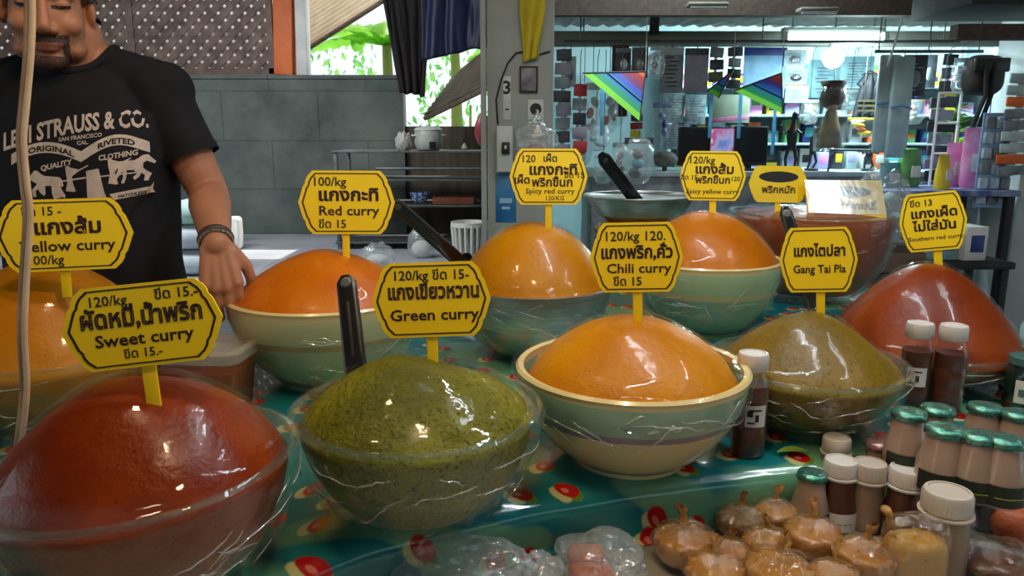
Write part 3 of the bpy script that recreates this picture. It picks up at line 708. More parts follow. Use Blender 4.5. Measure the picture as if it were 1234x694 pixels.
far_sign('plain yellow sign with a dark oval, standing in the far basin', 938, 222, 72, 44, 2.30, (math.radians(-12), math.radians(1), 0), 'พริกหมัก', False)
far_sign('yellow laminated sign with a whitish glare over the far basin', 1018, 241, 94, 50, 2.24, (math.radians(-24), math.radians(0), math.radians(-6)), 'พริกแกงกะหรี่', True)

# ------------------------------------------------------------------ ladles
def ladle(label, p0, p1, w0, w1, th=.011):
    """p0: upper end, p1: lower end in the paste"""
    p0, p1 = Vector(p0), Vector(p1); L = (p0-p1).length
    t = thing('ladle', label, 'ladle', tuple(p1), group='black handled ladles'); t.rotation_mode = 'QUATERNION'
    zz = (p0-p1).normalized(); yy = Vector((0, -1, 0)); yy = (yy-zz*yy.dot(zz)).normalized(); xx = yy.cross(zz)
    t.rotation_quaternion = Matrix((xx, yy, zz)).transposed().to_quaternion()
    rings = []
    for k in range(17):
        u = k/16; wd = (w1+(w0-w1)*u)/2*(1 if u < .95 else (.82 if u < .99 else .5)); dp = th/2*(1.15 if u > .2 else .9)
        rings.append([Vector((math.copysign(abs(math.cos(a))**.55, math.cos(a))*wd, math.copysign(abs(math.sin(a))**.55, math.sin(a))*dp, u*L)) for a in [2*PI*i/20 for i in range(20)]])
    h = build('handle', [loft(rings)], M['black'], t, 60)
    v, f = lathe([(.0045, 0), (.0075, 0), (.0085, .0015), (.0075, .003), (.0045, .003), (.0045, 0)], 20)
    build('hanging_hole', ([Vector((p.x, -p.z+th*.62, p.y+L*.93)) for p in v], f), M['dull_metal'], h, 60)
    build('groove', [rbox(w0*.16, .0012, L*.5, .0004, (0, th*.58, L*.5))], M['matblack'], h)
    R = .03
    cup = [(0, -.030), (.016, -.026), (.026, -.014), (.030, 0), (.0285, 0), (.024, -.013), (.015, -.0235), (0, -.0275)]
    build('ladle_cup', [lathe(cup, 28, (0, 0, -.018))], M['black'], t, 60)
ladle('black ladle handle standing in the green curry', at(417, 333, 1.05), at(431, 466, .965), .0285, .032)
ladle('black ladle leaning out between the Red curry sign and the steel bowl', at(473, 243, 1.62), at(551, 312, 1.73), .030, .034)
ladle('black ladle in the far steel basin, above the Chili curry sign', at(724, 186, 2.32), at(782, 262, 2.56), .042, .046)
ladle('short black ladle end behind the Gang Tai Pla sign', at(945, 250, 1.42), at(982, 372, 1.34), .024, .026)

# ------------------------------------------------------------------ tub, bottles and bags on the stall
tb = thing('plastic_tub', 'clear lidded plastic tub of brown sauce beside the Sweet curry sign', 'tub', (-.585, 1.350, T), (0, 0, math.radians(-4)))
def rrect(w_, d_, r, z, n=6):
    pts = []
    for cx, cy, a0 in ((w_/2-r, d_/2-r, 0), (-w_/2+r, d_/2-r, 90), (-w_/2+r, -d_/2+r, 180), (w_/2-r, -d_/2+r, 270)):
        for k in range(n+1):
            a = math.radians(a0+90*k/n); pts.append(Vector((cx+r*math.cos(a), cy+r*math.sin(a), z)))
    return pts
build('tub_body', [loft([rrect(.165, .115, .02, 0), rrect(.172, .12, .02, .006), rrect(.188, .134, .022, .108)])], M['clear_plastic'], tb, 50)
build('sauce', [loft([rrect(.155, .105, .018, .004), rrect(.172, .118, .02, .085), rrect(.150, .10, .02, .090)])], paste('tub_sauce', srgb(120, 52, 16), srgb(150, 78, 28), srgb(96, 40, 14), rough=.3), tb, 50)
lid = build('lid', [loft([rrect(.196, .142, .024, .106), rrect(.200, .146, .025, .112), rrect(.200, .146, .025, .124), rrect(.190, .136, .022, .128), rrect(.176, .122, .02, .128), rrect(.170, .116, .02, .122)])], film('milky_lid', lo=.08, hi=.6, rough=.15, bump=.1, haze=.32, hazecol=srgb(196, 184, 164)), tb, 50)
build('lid_rib', [rbox(.15, .006, .004, .002, (0, y, .1255)) for y in (-.03, 0, .03)], M['clear_plastic'], lid, 40)

BROWN = pm('brown_sauce', srgb(78, 28, 8), srgb(98, 38, 10), 12, .35, coat=.3)
MILK = pm('pale_paste', srgb(188, 160, 140), srgb(168, 140, 122), 10, .4, coat=.2)
CAPW = pm('white_cap_plastic', srgb(226, 220, 214), srgb(212, 206, 200), 10, .4, sss=.1)
CAPT = pm('translucent_cap_plastic', srgb(206, 196, 184), srgb(190, 178, 164), 10, .38, sss=.2)
FOIL = pm('green_foil', srgb(60, 140, 118), srgb(150, 196, 180), 30, .22, metal=.75, bump=.7, bscale=60)
FOILP = pm('pink_foil', srgb(196, 96, 110), srgb(222, 190, 190), 40, .25, metal=.6, bump=.6, bscale=60)
LBL = pm('paper_label', srgb(224, 222, 218), srgb(204, 202, 200), 20, .6)
LBLK = pm('dark_green_label', srgb(26, 36, 22), srgb(34, 46, 26), 20, .5)
YINK = pm('lime_ink', srgb(170, 178, 70), None, rough=.5)
def cap(R, z, h, mat, parent, ribs=36):
    def fn(p, a, i): 
        return p*1.0 if i not in (1, 2) else Vector((p.x*(1+.02*math.cos(ribs*a)), p.y*(1+.02*math.cos(ribs*a)), p.z))
    return build('cap', [lathe([(R*.93, z), (R, z+.002), (R, z+h*.82), (R*.94, z+h*.97), (R*.80, z+h), (R*.78, z+h*.93), (0, z+h*.93)], 72, fn=fn)], mat, parent, 40)
def curved_label(R, z0, z1, a0, a1, mat, parent, name='label', R1=None):
    def fn(u, v):
        a = a0+(a1-a0)*u; r = R+((R1 or R)-R)*v
        return (r*math.cos(a), r*math.sin(a), z0+(z1-z0)*v)
    return build(name, [grid(16, 2, fn)], mat, parent, 179)
def wraptext(txt, size, R, zc, ac, mat, parent, name='print', bold=.02, R1=None, zspan=1):
    v, f = text_shape(txt, size, bold)
    o = [Vector(((R+.0006)*math.cos(ac+p.x/R), (R+.0006)*math.sin(ac+p.x/R), zc+p.z)) for p in v]
    return build(name, (o, f), mat, parent, 0)
FACE = -PI/2
def sauce_bottle(label, x, y, z, rz=0, white_label=True, s=1.0, group='tall bottles of brown sauce'):
    t = thing('sauce_bottle', label, 'bottle', (x, y, z), (0, 0, rz), group)
    sq = lambda k: (lambda p, a, i: Vector((p.x*(1+k*abs(math.sin(2*a))**2), p.y*(1+k*abs(math.sin(2*a))**2), p.z)))
    body = [(.020, 0), (.026, .004), (.0265, .05), (.0255, .053), (.0265, .056), (.0265, .088), (.0255, .091), (.0265, .094), (.026, .118), (.0225, .132), (.0205, .140), (.0205, .150)]
    build('bottle_body', [lathe([(r*s, q*s) for r, q in body], 48, fn=sq(.06))], M['clear_plastic'], t, 60)
    build('sauce', [lathe([(r*s*.95, q*s+.002) for r, q in body[:9]]+[(.001, .119*s)], 40, fn=sq(.06))], BROWN, t, 60)
    cap(.0235*s, .144*s, .028*s, CAPW, t)
    if white_label:
        lb = curved_label(.0285*s, .056*s, .092*s, FACE-.75, FACE+.45, LBL, t)
        sh = [rbox(.008, .001, .012, .0004, (0, 0, 0))]
        v = []
        for (dx, dzz, w_, h_) in ((-.010, .004, .009, .010), (.001, -.003, .006, .012), (-.002, .010, .020, .003), (-.008, -.011, .012, .003)):
            g = grid(4, 1, lambda u, q: ((.0290*s)*math.cos(FACE-.15+(dx+(u-.5)*w_)/.0285), (.0290*s)*math.sin(FACE-.15+(dx+(u-.5)*w_)/.0285), (.074+dzz+(q-.5)*h_)*s)); v.append(g)
        build('print', v, M['matblack'], lb, 0)
    return t
def pxy(px, py, z): q = atz(px, py, z); return q.x, q.y
x, y = pxy(903, 550, T); sauce_bottle('tall brown sauce bottle standing between the Chili curry bowl and the olive glass bowl', x, y+.012, T, .2, True)
x, y = pxy(1101, 497, T); sauce_bottle('tall brown sauce bottle with a white label, before the tall red brown peak', x, y+.01, T, -.25, True)
x, y = pxy(1141, 501, T); sauce_bottle('tall brown sauce bottle without a label, beside the labelled one before the red brown peak', x, y+.01, T, .1, False)

def paste_bottle(label, px, py_cap, h, z, R, mat, capmat, capR, caph, style='wide', name='paste_bottle', group='short capped bottles of paste', lab=None, Y=None):
    """px, py_cap: middle of the cap top in the photo; h: whole height"""
    q = atz(px, py_cap, z+h); t = thing(name, label, 'bottle', (q.x, q.y, z), (0, 0, rnd.uniform(-.2, .2)), group)
    zt = h-caph
    if style == 'cone': body = [(R*.85, 0), (R, .006), (R, zt*.30), (R*.99, zt*.42), (R*.80, zt*.68), (capR*.98, zt*.93), (capR*.90, zt), (capR*.90, zt+caph*.4)]
    else: body = [(R*.86, 0), (R, .005), (R*.98, zt*.55), (R*.92, zt*.75), (capR*1.0, zt*.92), (capR*.93, zt*.96), (capR*.93, zt+caph*.4)]
    build('bottle_body', [lathe(body, 44)], M['clear_plastic'], t, 60)
    nfill = 5 if style == 'cone' else 4
    build('contents', [lathe([(r*.965, q2+.0015) for r, q2 in body[:nfill+1]]+[(.001, body[nfill][1]+.001)], 36)], mat, t, 60)
    if capmat in (FOIL, FOILP):
        def fn(p, a, i):
            k = .05*math.sin(22*a)*(i == 0)+.02*noise.noise(Vector((p.x*200, p.y*200, h*50))); return Vector((p.x*(1+k), p.y*(1+k), p.z+.0012*noise.noise(Vector((p.x*120, p.y*120, px)))))
        build('foil_lid', [lathe([(capR*1.12, zt-.004), (capR*1.10, zt+.002), (capR*1.04, zt+caph*.75), (capR*.7, zt+caph), (capR*.3, zt+caph*.9), (0, zt+caph*.95)], 66, fn=fn)], capmat, t, 179)
    else:
        c = cap(capR, zt, caph, capmat, t)
        build('neck_ring', [lathe([(capR*.9, zt-.004), (capR*1.1, zt-.004), (capR*1.12, zt-.001), (capR*.9, zt)], 44)], capmat, t, 40)
    if lab:
        rl = body[2][0]*1.02
        lb = curved_label(rl, zt*.06, zt*.40, FACE-1.3, FACE+1.3, lab[0], t)
        if lab[1]: wraptext(lab[1], lab[3], rl*1.012, zt*.18, FACE, lab[2], lb, 'print', .025)
    return t
# green foil lidded bottles on the riser
MK = [(1097, 494, 'foil lidded pale bottle behind the brown topped ones, nearest the labelled sauce bottle'), (1140, 513, 'foil lidded pale bottle in front of its row, lime lettering on its shoulder'),
      (1181, 521, 'foil lidded pale bottle second along the front row from the lime lettered one'), (1213, 526, 'foil lidded pale bottle at the end of the front row, by the dark jars'),
      (1131, 489, 'foil lidded pale bottle tucked behind the lime lettered one'), (1188, 487, 'foil lidded pale bottle standing alone in the rear row'), (1229, 495, 'foil lidded pale bottle in the rear row, cut by the edge of the view')]
for i, (a, b_, lbl) in enumerate(MK):
    z = T
    paste_bottle(lbl, a, b_, .098, z, .033 if i != 1 else .035, MILK, FOIL, .0225 if i != 1 else .024, .008, 'cone', 'foil_lid_bottle', 'foil lidded bottles of pale paste', (LBLK, '~~~~~~', YINK, .011))
# bottles standing on the low table in front
paste_bottle('brown topped bottle with a white ribbed cap and a red edged label', 1014, 553, .112, TL, .031, BROWN, CAPW, .0245, .024, 'cone', lab=(LBL, '~ ~ ~', M['matblack'], .010))
paste_bottle('white capped bottle of brown sauce beside the big pale bottle', 1095, 563, .112, TL, .033, BROWN, CAPW, .0265, .026, 'cone')
paste_bottle('big pale capped bottle of greyish paste, the tallest near the knotted bags', 1143, 590, .125, TL, .034, pm('grey_paste', srgb(150, 124, 100), srgb(132, 106, 84), 12, .4), CAPT, .0315, .030)
paste_bottle('pale capped bottle of tan paste between the two white capped brown ones', 1049, 556, .112, TL, .026, pm('tan_paste', srgb(160, 130, 104), srgb(140, 112, 88), 12, .4), CAPT, .0245, .026)
paste_bottle('tan capped bottle at the back of the front group', 1009, 526, .128, TL, .026, pm('tan_paste_dark', srgb(150, 118, 90), srgb(128, 98, 72), 12, .4), CAPT, .0215, .024)
paste_bottle('pale bottle with a pink foil lid behind the white capped bottles', 1061, 530, .118, TL, .026, MILK, FOILP, .021, .008, 'cone', 'foil_lid_bottle', 'foil lidded bottles of pale paste')
paste_bottle('pale bottle with a green foil lid at the end of the blue cloth edge', 979, 568, .095, TL, .029, MILK, FOIL, .020, .007, 'cone', 'foil_lid_bottle', 'foil lidded bottles of pale paste', (LBLK, None, None, 0))
# dark jars at the far end
JARM = pm('dark_green_glass', srgb(18, 34, 28), srgb(26, 46, 38), 10, .18, coat=.5)
def jar(label, px, py, z, R, h):
    x, y = pxy(px, py, z); t = thing('jar', label, 'jar', (x, y, z), (0, 0, 0), 'dark green jars at the end of the stall')
    build('jar_body', [lathe([(R*.9, 0), (R, .006), (R, h*.74), (R*.8, h*.82), (R*.8, h*.86), (0, h*.86)], 40)], JARM, t, 50)
    build('lid', [lathe([(R*.86, h*.84), (R*.9, h*.85), (R*.9, h*.98), (R*.82, h), (0, h)], 40)], pm('teal_lid', srgb(88, 132, 126), None, rough=.35, metal=.4), t, 40)
    lb = curved_label(R*1.02, h*.18, h*.6, FACE-1.0, FACE+.6, LBL, t); curved_label(R*1.035, h*.30, h*.44, FACE-.8, FACE+.3, pm('grey_print', srgb(90, 110, 104), None), lb, 'print')
jar('dark green jar with a teal lid beyond the foil lidded bottles', 1229, 492, T, .032, .105)
jar('dark green jar standing further back at the end of the stall', 1222, 470, T, .03, .10)
M['magenta'] = pm('magenta_plastic', srgb(176, 20, 74), None, rough=.4)
x, y = pxy(1236, 440, T)
t = thing('squeeze_bottle', 'magenta and white bottle behind the dark jars', 'bottle', (x+.012, y, T))
build('bottle_body', [lathe([(.026, 0), (.03, .006), (.03, .09), (.012, .125), (.012, .14), (0, .14)], 36)], pm('pale_blue_plastic', srgb(170, 206, 214), None, rough=.4), t, 50)
build('cap', [lathe([(.014, .135), (.016, .137), (.014, .17), (0, .172)], 24)], M['magenta'], t, 40)

# knotted bags of tan sauce
TAN = paste('bagged_tan_sauce', srgb(166, 108, 36), srgb(190, 134, 60), srgb(204, 156, 88), rough=.18, coat=.7, grain=24, bump=.35, fleck=srgb(120, 70, 20))
TAN2 = paste('bagged_golden_sauce', srgb(186, 140, 62), srgb(200, 154, 76), srgb(208, 168, 92), rough=.3, grain=30, bump=.2, fleck=srgb(140, 90, 30))
def knotted_bag(label, x, y, z, r, seed, mat=TAN, hgt=1.5, knot=.75, fillz=.70, lean=(0, 0)):
    R_ = random.Random(seed)
    t = thing('sauce_bag', label, 'bag of sauce', (x, y, z), (lean[0], lean[1], R_.uniform(0, 6)), 'knotted bags of sauce in front of the stall')
    H = r*hgt
    def rad(v):   # 0 bottom .. 1 neck
        return r*min(1.0, (math.sin(min(1, v*1.9+.22)*PI/2))**.6)*(1 if v < .5 else max(.07, math.cos((v-.5)/.5*PI/2*.97)**.62))
    prof = [(rad(i/20)*(.3+.7*min(1, i/2)), H*i/20) for i in range(21)]; prof[0] = (.001, 0)
    ph = R_.uniform(0, 6)
    def fn(p, a, i):
        v = i/20; pl = max(0, v-.40)*.50; n_ = noise.noise(Vector((math.cos(a)*2, math.sin(a)*2, v*2+seed)))
        k = 1+pl*math.sin(9*a+ph+3*n_)*.6+pl*.5*math.sin(17*a+ph*2)+.07*n_
        return Vector((p.x*k, p.y*k, p.z*(1+.03*n_)))
    b = build('bag_film', [lathe_open(prof, 72, fn=fn)], M['bag_film'], t, 179)
    nf = int(20*fillz)
    pf = [(max(.001, a*.93), q+.0012) for a, q in prof[:nf]]
    pf += [(pf[-1][0]*.8, pf[-1][1]+.001), (.001, pf[-1][1]+.004)]
    build('sauce', [lathe(pf, 48, fn=lambda p, a, i: (fn(p, a, min(i, nf))))], mat, t, 179)
    # twisted knot and flared tuft of film
    kn = [(rad(1)*1.0, H*.97), (r*.13*knot, H*1.0), (r*.17*knot, H*1.05), (r*.12*knot, H*1.10), (r*.14*knot, H*1.16), (r*.26*knot, H*1.30), (r*.24*knot, H*1.36)]
    def kf(p, a, i):
        n_ = noise.noise(Vector((math.cos(a)*3, math.sin(a)*3, i+seed))); k = 1+.35*n_*(i > 3)+.15*math.sin(6*a+i)
        return Vector((p.x*k+(i > 3)*(i-3)*r*.05*math.cos(ph), p.y*k*(.6 if i > 4 else 1)+(i > 3)*(i-3)*r*.05*math.sin(ph), p.z+(i > 4)*r*.1*n_))
    build('knot', [lathe_open(kn, 40, fn=kf)], pm('film_knot', srgb(198, 150, 88), srgb(170, 118, 60), 60, .25, coat=.4) if 'film_knot' not in bpy.data.materials else bpy.data.materials['film_knot'], t, 179)
BAGS = [(828, 652, 34, 'knotted tan sauce bag at the end of its pile, under the blue cloth edge'), (893, 622, 27, 'knotted bag of greyish sauce close under the blue cloth edge, behind the pile'), (934, 613, 25, 'slim knotted tan bag between the blue cloth and the brown topped bottle'),
        (882, 655, 23, 'small knotted bag squeezed between the end bag and its neighbours'), (918, 650, 27, 'knotted tan bag in the middle of the second row'), (862, 688, 34, 'plump knotted bag in the front row, beside the end bag'),
        (938, 690, 38, 'biggest plump knotted bag in the middle of the front row'), (983, 645, 32, 'knotted tan bag right before the brown topped bottle'), (1004, 690, 29, 'knotted bag in the front row with a thin dark twisted neck'), (1040, 668, 33, 'shiny crumpled knotted bag beside the flat topped bag')]
pos = []
for px, py, rp, lbl in BAGS:
    q = atz(px, py, TL+.036); r = rp/ppm(q)*1.10; pos.append([q.x, q.y, r])
for _ in range(60):
    for i in range(len(pos)):
        for j in range(i):
            dx, dy = pos[i][0]-pos[j][0], pos[i][1]-pos[j][1]; d = math.hypot(dx, dy); m_ = (pos[i][2]+pos[j][2])*.90
            if d < m_:
                k = (m_-d)/d*.25; pos[i][0] += dx*k; pos[i][1] += dy*k; pos[j][0] -= dx*k; pos[j][1] -= dy*k
for i, ((x, y, r), (_, _, _, lbl)) in enumerate(zip(pos, BAGS)):
    knotted_bag(lbl, x, y, TL+.001, r, 20+i, TAN if i not in (1,) else paste('greyish_sauce', srgb(112, 84, 48), srgb(132, 102, 60), srgb(150, 120, 74), rough=.3), knot=.75 if i != 8 else .5)
# the flat topped bag with two ears
q = atz(1102, 668, TL+.04); r = 44/ppm(q)
t = thing('sauce_bag', 'flat topped golden sauce bag with two tied ears, before the big pale bottle', 'bag of sauce', (q.x, q.y, TL+.001), (0, 0, .1), 'knotted bags of sauce in front of the stall')
prof = [(.001, 0), (.6, 0.0), (.9, .12), (1, .4), (1, .9), (.98, 1.3), (.93, 1.6), (.80, 1.78), (.45, 1.84), (.001, 1.85)]
def eb(p, a, i):
    n_ = noise.noise(Vector((math.cos(a)*2, math.sin(a)*2, i*.4+2))); return Vector((p.x*(1+.06*n_), p.y*.62*(1+.1*n_), p.z+.003*n_+(.006*math.cos(a)**2 if i > 6 else 0)))
build('bag_film', [lathe([(a*r, z*r) for a, z in prof], 60, fn=eb)], M['bag_film'], t, 179)
build('sauce', [lathe([(a*r*.95, z*r*.70+.001) for a, z in prof], 48, fn=eb)], TAN2, t, 179)
for sx in (-1, 1):
    build('ear', [tube([(sx*r*.75, 0, r*1.68), (sx*r*.84, 0, r*1.86), (sx*r*.86, .0, r*2.0), (sx*r*.98, 0, r*2.18)], [r*.22, r*.13, r*.13, r*.20], 14, flat=.6)], bpy.data.materials['film_knot'], t, 179)

# crumpled clear bags at the front edge
def crumpled_bag(label, x, y, z, sx, sy, sz, seed, items, mat='poly', rz=0):
    t = thing('plastic_bag', label, 'plastic bag', (x, y, z), (0, 0, rz), 'crumpled clear bags at the front of the stall')
    v, f = ell((0, 0, 0), 1.0, 56, 30)
    o = []
    for p in v:
        n1 = noise.noise(p*1.6+Vector((seed, 0, 0))); n2 = abs(noise.noise(p*3.6+Vector((0, seed, 0)))); n3 = abs(noise.noise(p*8+Vector((0, 0, seed))))
        q = p*(.92+.22*n1-.16*n2-.07*n3); zz = max(-.72, q.z)
        o.append(Vector((q.x*sx, q.y*sy, (zz+.72)*sz)))
    build('bag_film', (o, f), M[mat], t, 25)
    for nm, sh, m_ in items: build(nm, sh, m_, t, 60)
    return t
CHUNK = paste('orange_chunk', srgb(178, 78, 26), srgb(196, 96, 36), srgb(206, 116, 56), rough=.4, grain=26)
PALE = paste('pale_food', srgb(196, 172, 132), srgb(210, 188, 150), srgb(222, 204, 170), rough=.5, grain=20, fleck=srgb(170, 130, 80))
x, y = pxy(722, 694, TL+.02)
crumpled_bag('crumpled clear bag of orange paste blocks at the front edge of the stall', x, y, TL+.001, .074, .062, .048, 3, [
    ('block', [rbox(.062, .040, .034, .009, (-.012, -.008, .020), (.1, .12, .3))], CHUNK), ('block', [rbox(.050, .030, .030, .008, (-.016, .022, .034), (.5, -.1, -.2))], CHUNK)])
x, y = pxy(562, 702, TL+.02)
crumpled_bag('big crumpled clear bag of pale slices in front of the olive bowl', x, y, TL+.001, .098, .048, .052, 5, [
    ('slice', [ell((-.04+.03*k, -.02+.012*math.sin(k*2), .014+.004*(k % 2)), (.022, .016, .007), 16, 8, (.3*k, .2, .5*k))], PALE) for k in range(4)])
x, y = pxy(655, 700, TL+.02)
crumpled_bag('small crumpled clear bag of pale crackers between the two bigger bags', x, y, TL+.001, .038, .04, .036, 9, [('cracker', [ell((0, -.005, .012), (.022, .02, .006), 16, 8, (.2, .3, 0))], PALE)])
x, y = pxy(470, 706, TL+.02)
crumpled_bag('low crumpled clear bag lying under the blue cloth edge', x, y, TL+.001, .055, .04, .022, 12, [('slice', [ell((0, 0, .008), (.03, .02, .005), 16, 8)], PALE)])
# odds and ends at the right end of the front
x, y = pxy(1196, 682, TL+.01)
crumpled_bag('glossy dark brown bag lying at the end of the low table', x, y, TL+.001, .062, .05, .030, 17, [('filling', [ell((0, 0, .014), (.048, .038, .013), 24, 12)], BROWN)], 'bag_film')
x, y = pxy(1196, 640, TL)
t = thing('lidded_cup', 'clear cup with a domed lid behind the dark brown bag', 'cup', (x, y, TL), (0, 0, 0))
build('cup_body', [lathe([(.024, 0), (.026, .003), (.033, .06), (.0335, .062), (.0325, .062), (.025, .004), (0, .004)], 40)], M['clear_plastic'], t, 50)
build('domed_lid', [lathe([(.035, .060), (.036, .064), (.033, .066), (.030, .078), (.020, .088), (.008, .092), (0, .092)], 40)], film('hazy_lid', lo=.1, hi=.7, rough=.15, bump=.2, haze=.25, hazecol=(.8, .85, .88, 1)), t, 50)
build('contents', [lathe([(.022, .005), (.030, .050), (0, .052)], 32)], pm('dark_jelly', srgb(40, 36, 40), srgb(56, 50, 54), 12, .2), t, 50)
x, y = pxy(1228, 650, TL+.02)
tag(build('fruit', [lathe([(.001, -.030), (.016, -.027), (.028, -.012), (.031, .004), (.024, .022), (.010, .029), (.003, .026), (0, .025)], 32, (x+.004, y+.02, TL+.031))], pm('orange_fruit', srgb(206, 104, 58), srgb(188, 84, 44), 20, .5, bump=.2, bscale=120), None, 179), 'orange fruit at the end of the low table, cut by the edge of the view', 'fruit')
x, y = pxy(940, 578, TL+.03)
tag(build('stone_lid', [lathe([(.001, 0), (.024, 0), (.028, .008), (.026, .02), (.012, .028), (.008, .036), (0, .038)], 32, (x, y+.012, TL+.001))], M['black'], None, 50), 'round black knobbed lid between the blue cloth edge and the knotted bags', 'lid')
x, y = pxy(958, 553, T)
tag(build('green_leaf', [grid(8, 4, lambda u, v: (x+.05*(u-.5), y+.012+.022*(v-.5)*math.sin(PI*(u*.96+.02)), T+.005+.006*math.sin(u*3)+.004*abs(v-.5)))], pm('fresh_leaf', srgb(110, 160, 40), srgb(150, 180, 60), 30, .5), None, 179), 'small green leaf lying at the corner of the blue cloth', 'leaf')
# orange packet and the hanging white cord at the other end
x, y = pxy(-8, 640, T)
t = thing('snack_packet', 'orange packet with a silver top beside the dark red curry bowl', 'packet', (x-.012, y-.02, T), (0, 0, .3))
build('packet_body', [loft([[Vector((a*.036*k, b_*.016*k2, z)) for a, b_ in [(math.cos(q), math.sin(q)) for q in [2*PI*i/24 for i in range(24)]]] for z, k, k2 in ((0, .9, .5), (.006, 1, .9), (.05, 1, 1.1), (.09, 1, .8), (.112, 1, .1))])], pm('orange_foil', srgb(224, 96, 20), srgb(206, 76, 16), 20, .3, coat=.4, bump=.3, bscale=30), t, 60)
build('silver_top', [rbox(.07, .004, .022, .001, (0, 0, .122))], pm('silver_foil', srgb(190, 190, 196), srgb(150, 150, 160), 60, .25, metal=.8, bump=.5), t)
cpts = [(31, -60, .84), (36, 0, .84), (35, 60, .84), (30, 120, .84), (26, 170, .84), (30, 220, .84), (34, 260, .84), (30, 330, .84), (27, 400, .84), (30, 470, .845), (22, 543, .85)]
cp = [at(*c) for c in cpts]; cp = [Vector((cp[0].x-.01+.003*k, cp[0].y, 2.70-(2.70-cp[0].z)*k/5)) for k in range(5)]+cp
fine = []
for i in range(len(cp)-1):
    for k in range(6):
        t_ = k/6; p0, p1, p2, p3 = cp[max(0, i-1)], cp[i], cp[i+1], cp[min(len(cp)-1, i+2)]
        fine.append(.5*((2*p1)+(p2-p0)*t_+(2*p0-5*p1+4*p2-p3)*t_*t_+(3*p1-p0-3*p2+p3)*t_**3))
fine.append(cp[-1])
cd = thing('hanging_rope', 'off-white double rope hanging from the roof in front of the man', 'rope', (0, 0, 0))
build('strand', [tube([p+Vector((.0030, -.001, 0)) for p in fine], .0034, 10)], pm('cream_flex', srgb(236, 206, 170), srgb(214, 180, 146), 20, .5), cd, 179)
build('strand', [tube([p+Vector((-.0030, .001, 0)) for p in fine], .0036, 10)], pm('shaded_flex', srgb(150, 112, 80), srgb(196, 160, 124), 16, .6), cd, 179)  # shaded side of the white cord, its shadow painted as a brown strand

# steel basin and yellow pail on the far part of the table
bx = at(771, 236, 2.62); rr_ = 66/ppm(bx)
t = thing('steel_basin', 'wide stainless steel basin resting on the yellow pail behind the orange mounds', 'basin', (bx.x, 2.62, bx.z-.10))
build('basin', [lathe([(rr_*.35, 0), (rr_*.5, .004), (rr_*.8, .04), (rr_*.93, .085), (rr_*.95, .096), (rr_*1.03, .099), (rr_*1.03, .103), (rr_*.94, .103), (rr_*.90, .085), (rr_*.78, .045), (rr_*.5, .010), (0, .008)], 64)], M['steel'], t, 50)
build('rolled_rim', [lathe([(rr_*1.02+.004*math.cos(a), .101+.004*math.sin(a)) for a in [2*PI*i/10 for i in range(11)]], 64)], M['steel'], t, 179)
bz = bx.z-.10-T
t = thing('yellow_pail', 'yellow plastic pail under the wide steel basin', 'pail', (bx.x, 2.62, T))
build('pail_body', [lathe([(.10, 0), (.105, .004), (.145, bz-.012), (.153, bz-.012), (.153, bz-.002), (.145, bz-.002), (.14, bz-.012), (.10, .012), (0, .012)], 48)], pm('yellow_plastic', srgb(230, 170, 30), srgb(212, 150, 20), 8, .4), t, 50)
build('handle', [tube([(.152*math.cos(a), -.152*abs(math.sin(a)), bz-.02-.05*math.sin(a)) for a in [PI*i/16 for i in range(17)]], .003, 8)], M['dull_metal'], t, 60)

# ------------------------------------------------------------------ the seller behind the bowls
BX, BY, MS = -.925, 1.635, 1.016
SKIN = pm('skin', srgb(178, 122, 92), srgb(162, 108, 80), 14, .45, sss=.12, bump=.05, bscale=120, spec=.4)
SHIRT = pm('black_jersey', srgb(20, 20, 25), srgb(27, 27, 33), 10, .85, bump=.08, bscale=30, spec=.25)
PRINT = pm('cream_print', srgb(206, 190, 180), srgb(186, 170, 162), 60, .8)
HAIR = pm('black_hair', srgb(22, 18, 17), srgb(34, 28, 26), 60, .55, bump=.6, bscale=160)
man = thing('person', 'man in a black printed T-shirt standing behind the bowls, one hand on a bowl', 'person', (BX, BY, 0)); man.scale = (MS,)*3
def mirror(sh): return [Vector((-p.x, p.y, p.z)) for p in sh[0]], [tuple(reversed(f)) for f in sh[1]]
HM = Matrix.Translation((-.012, -.048, 1.500)) @ Euler((math.radians(11), math.radians(1), math.radians(26))).to_matrix().to_4x4() @ Matrix.Scale(.93, 4)
def head_shapes():
    h = [ell((0, .018, .055), (.077, .097, .083), 28, 18), ell((0, -.018, -.015), (.070, .072, .092), 28, 18), ell((0, -.056, -.092), (.034, .028, .024)),
         ell((0, -.02, -.062), (.060, .062, .046), 24, 14)]
    for s in (-1, 1):
        h += [ell((s*.040, -.055, -.020), (.028, .028, .026)), ell((s*.048, -.018, -.072), (.022, .040, .026)), ell((s*.080, .012, .002), (.010, .022, .032), rot=(0, 0, s*.35)), ell((s*.083, .016, -.022), (.008, .010, .012)),
              ell((s*.031, -.070, .020), (.018, .014, .012)), ell((s*.0155, -.094, -.030), (.0105, .012, .0095)), ell((s*.018, -.074, -.058), (.018, .010, .008))]
        h += capsule([(s*.012, -.086, .040), (s*.045, -.074, .044), (s*.062, -.058, .036)], [.010, .009, .007], 10)
    h += capsule([(0, -.083, .030), (0, -.094, .004), (0, -.106, -.022)], [.008, .0095, .0125], 12)
    h += [ell((0, -.104, -.027), (.013, .012, .010)), ell((0, -.084, -.058), (.026, .010, .0065)), ell((0, -.083, -.069), (.022, .011, .0075))]
    return [xf(q, HM) for q in h]
sh = head_shapes()
sh += capsule([(0, .012, 1.46), (0, .030, 1.36)], [.056, .062], 20)
sh += [ell((0, .02, 1.24), (.158, .098, .165), 28, 18), ell((0, .005, 1.03), (.150, .105, .20), 28, 18), ell((0, .02, .87), (.158, .105, .12), 28, 18), ell((0, .03, 1.345), (.13, .066, .062), 24, 14)]
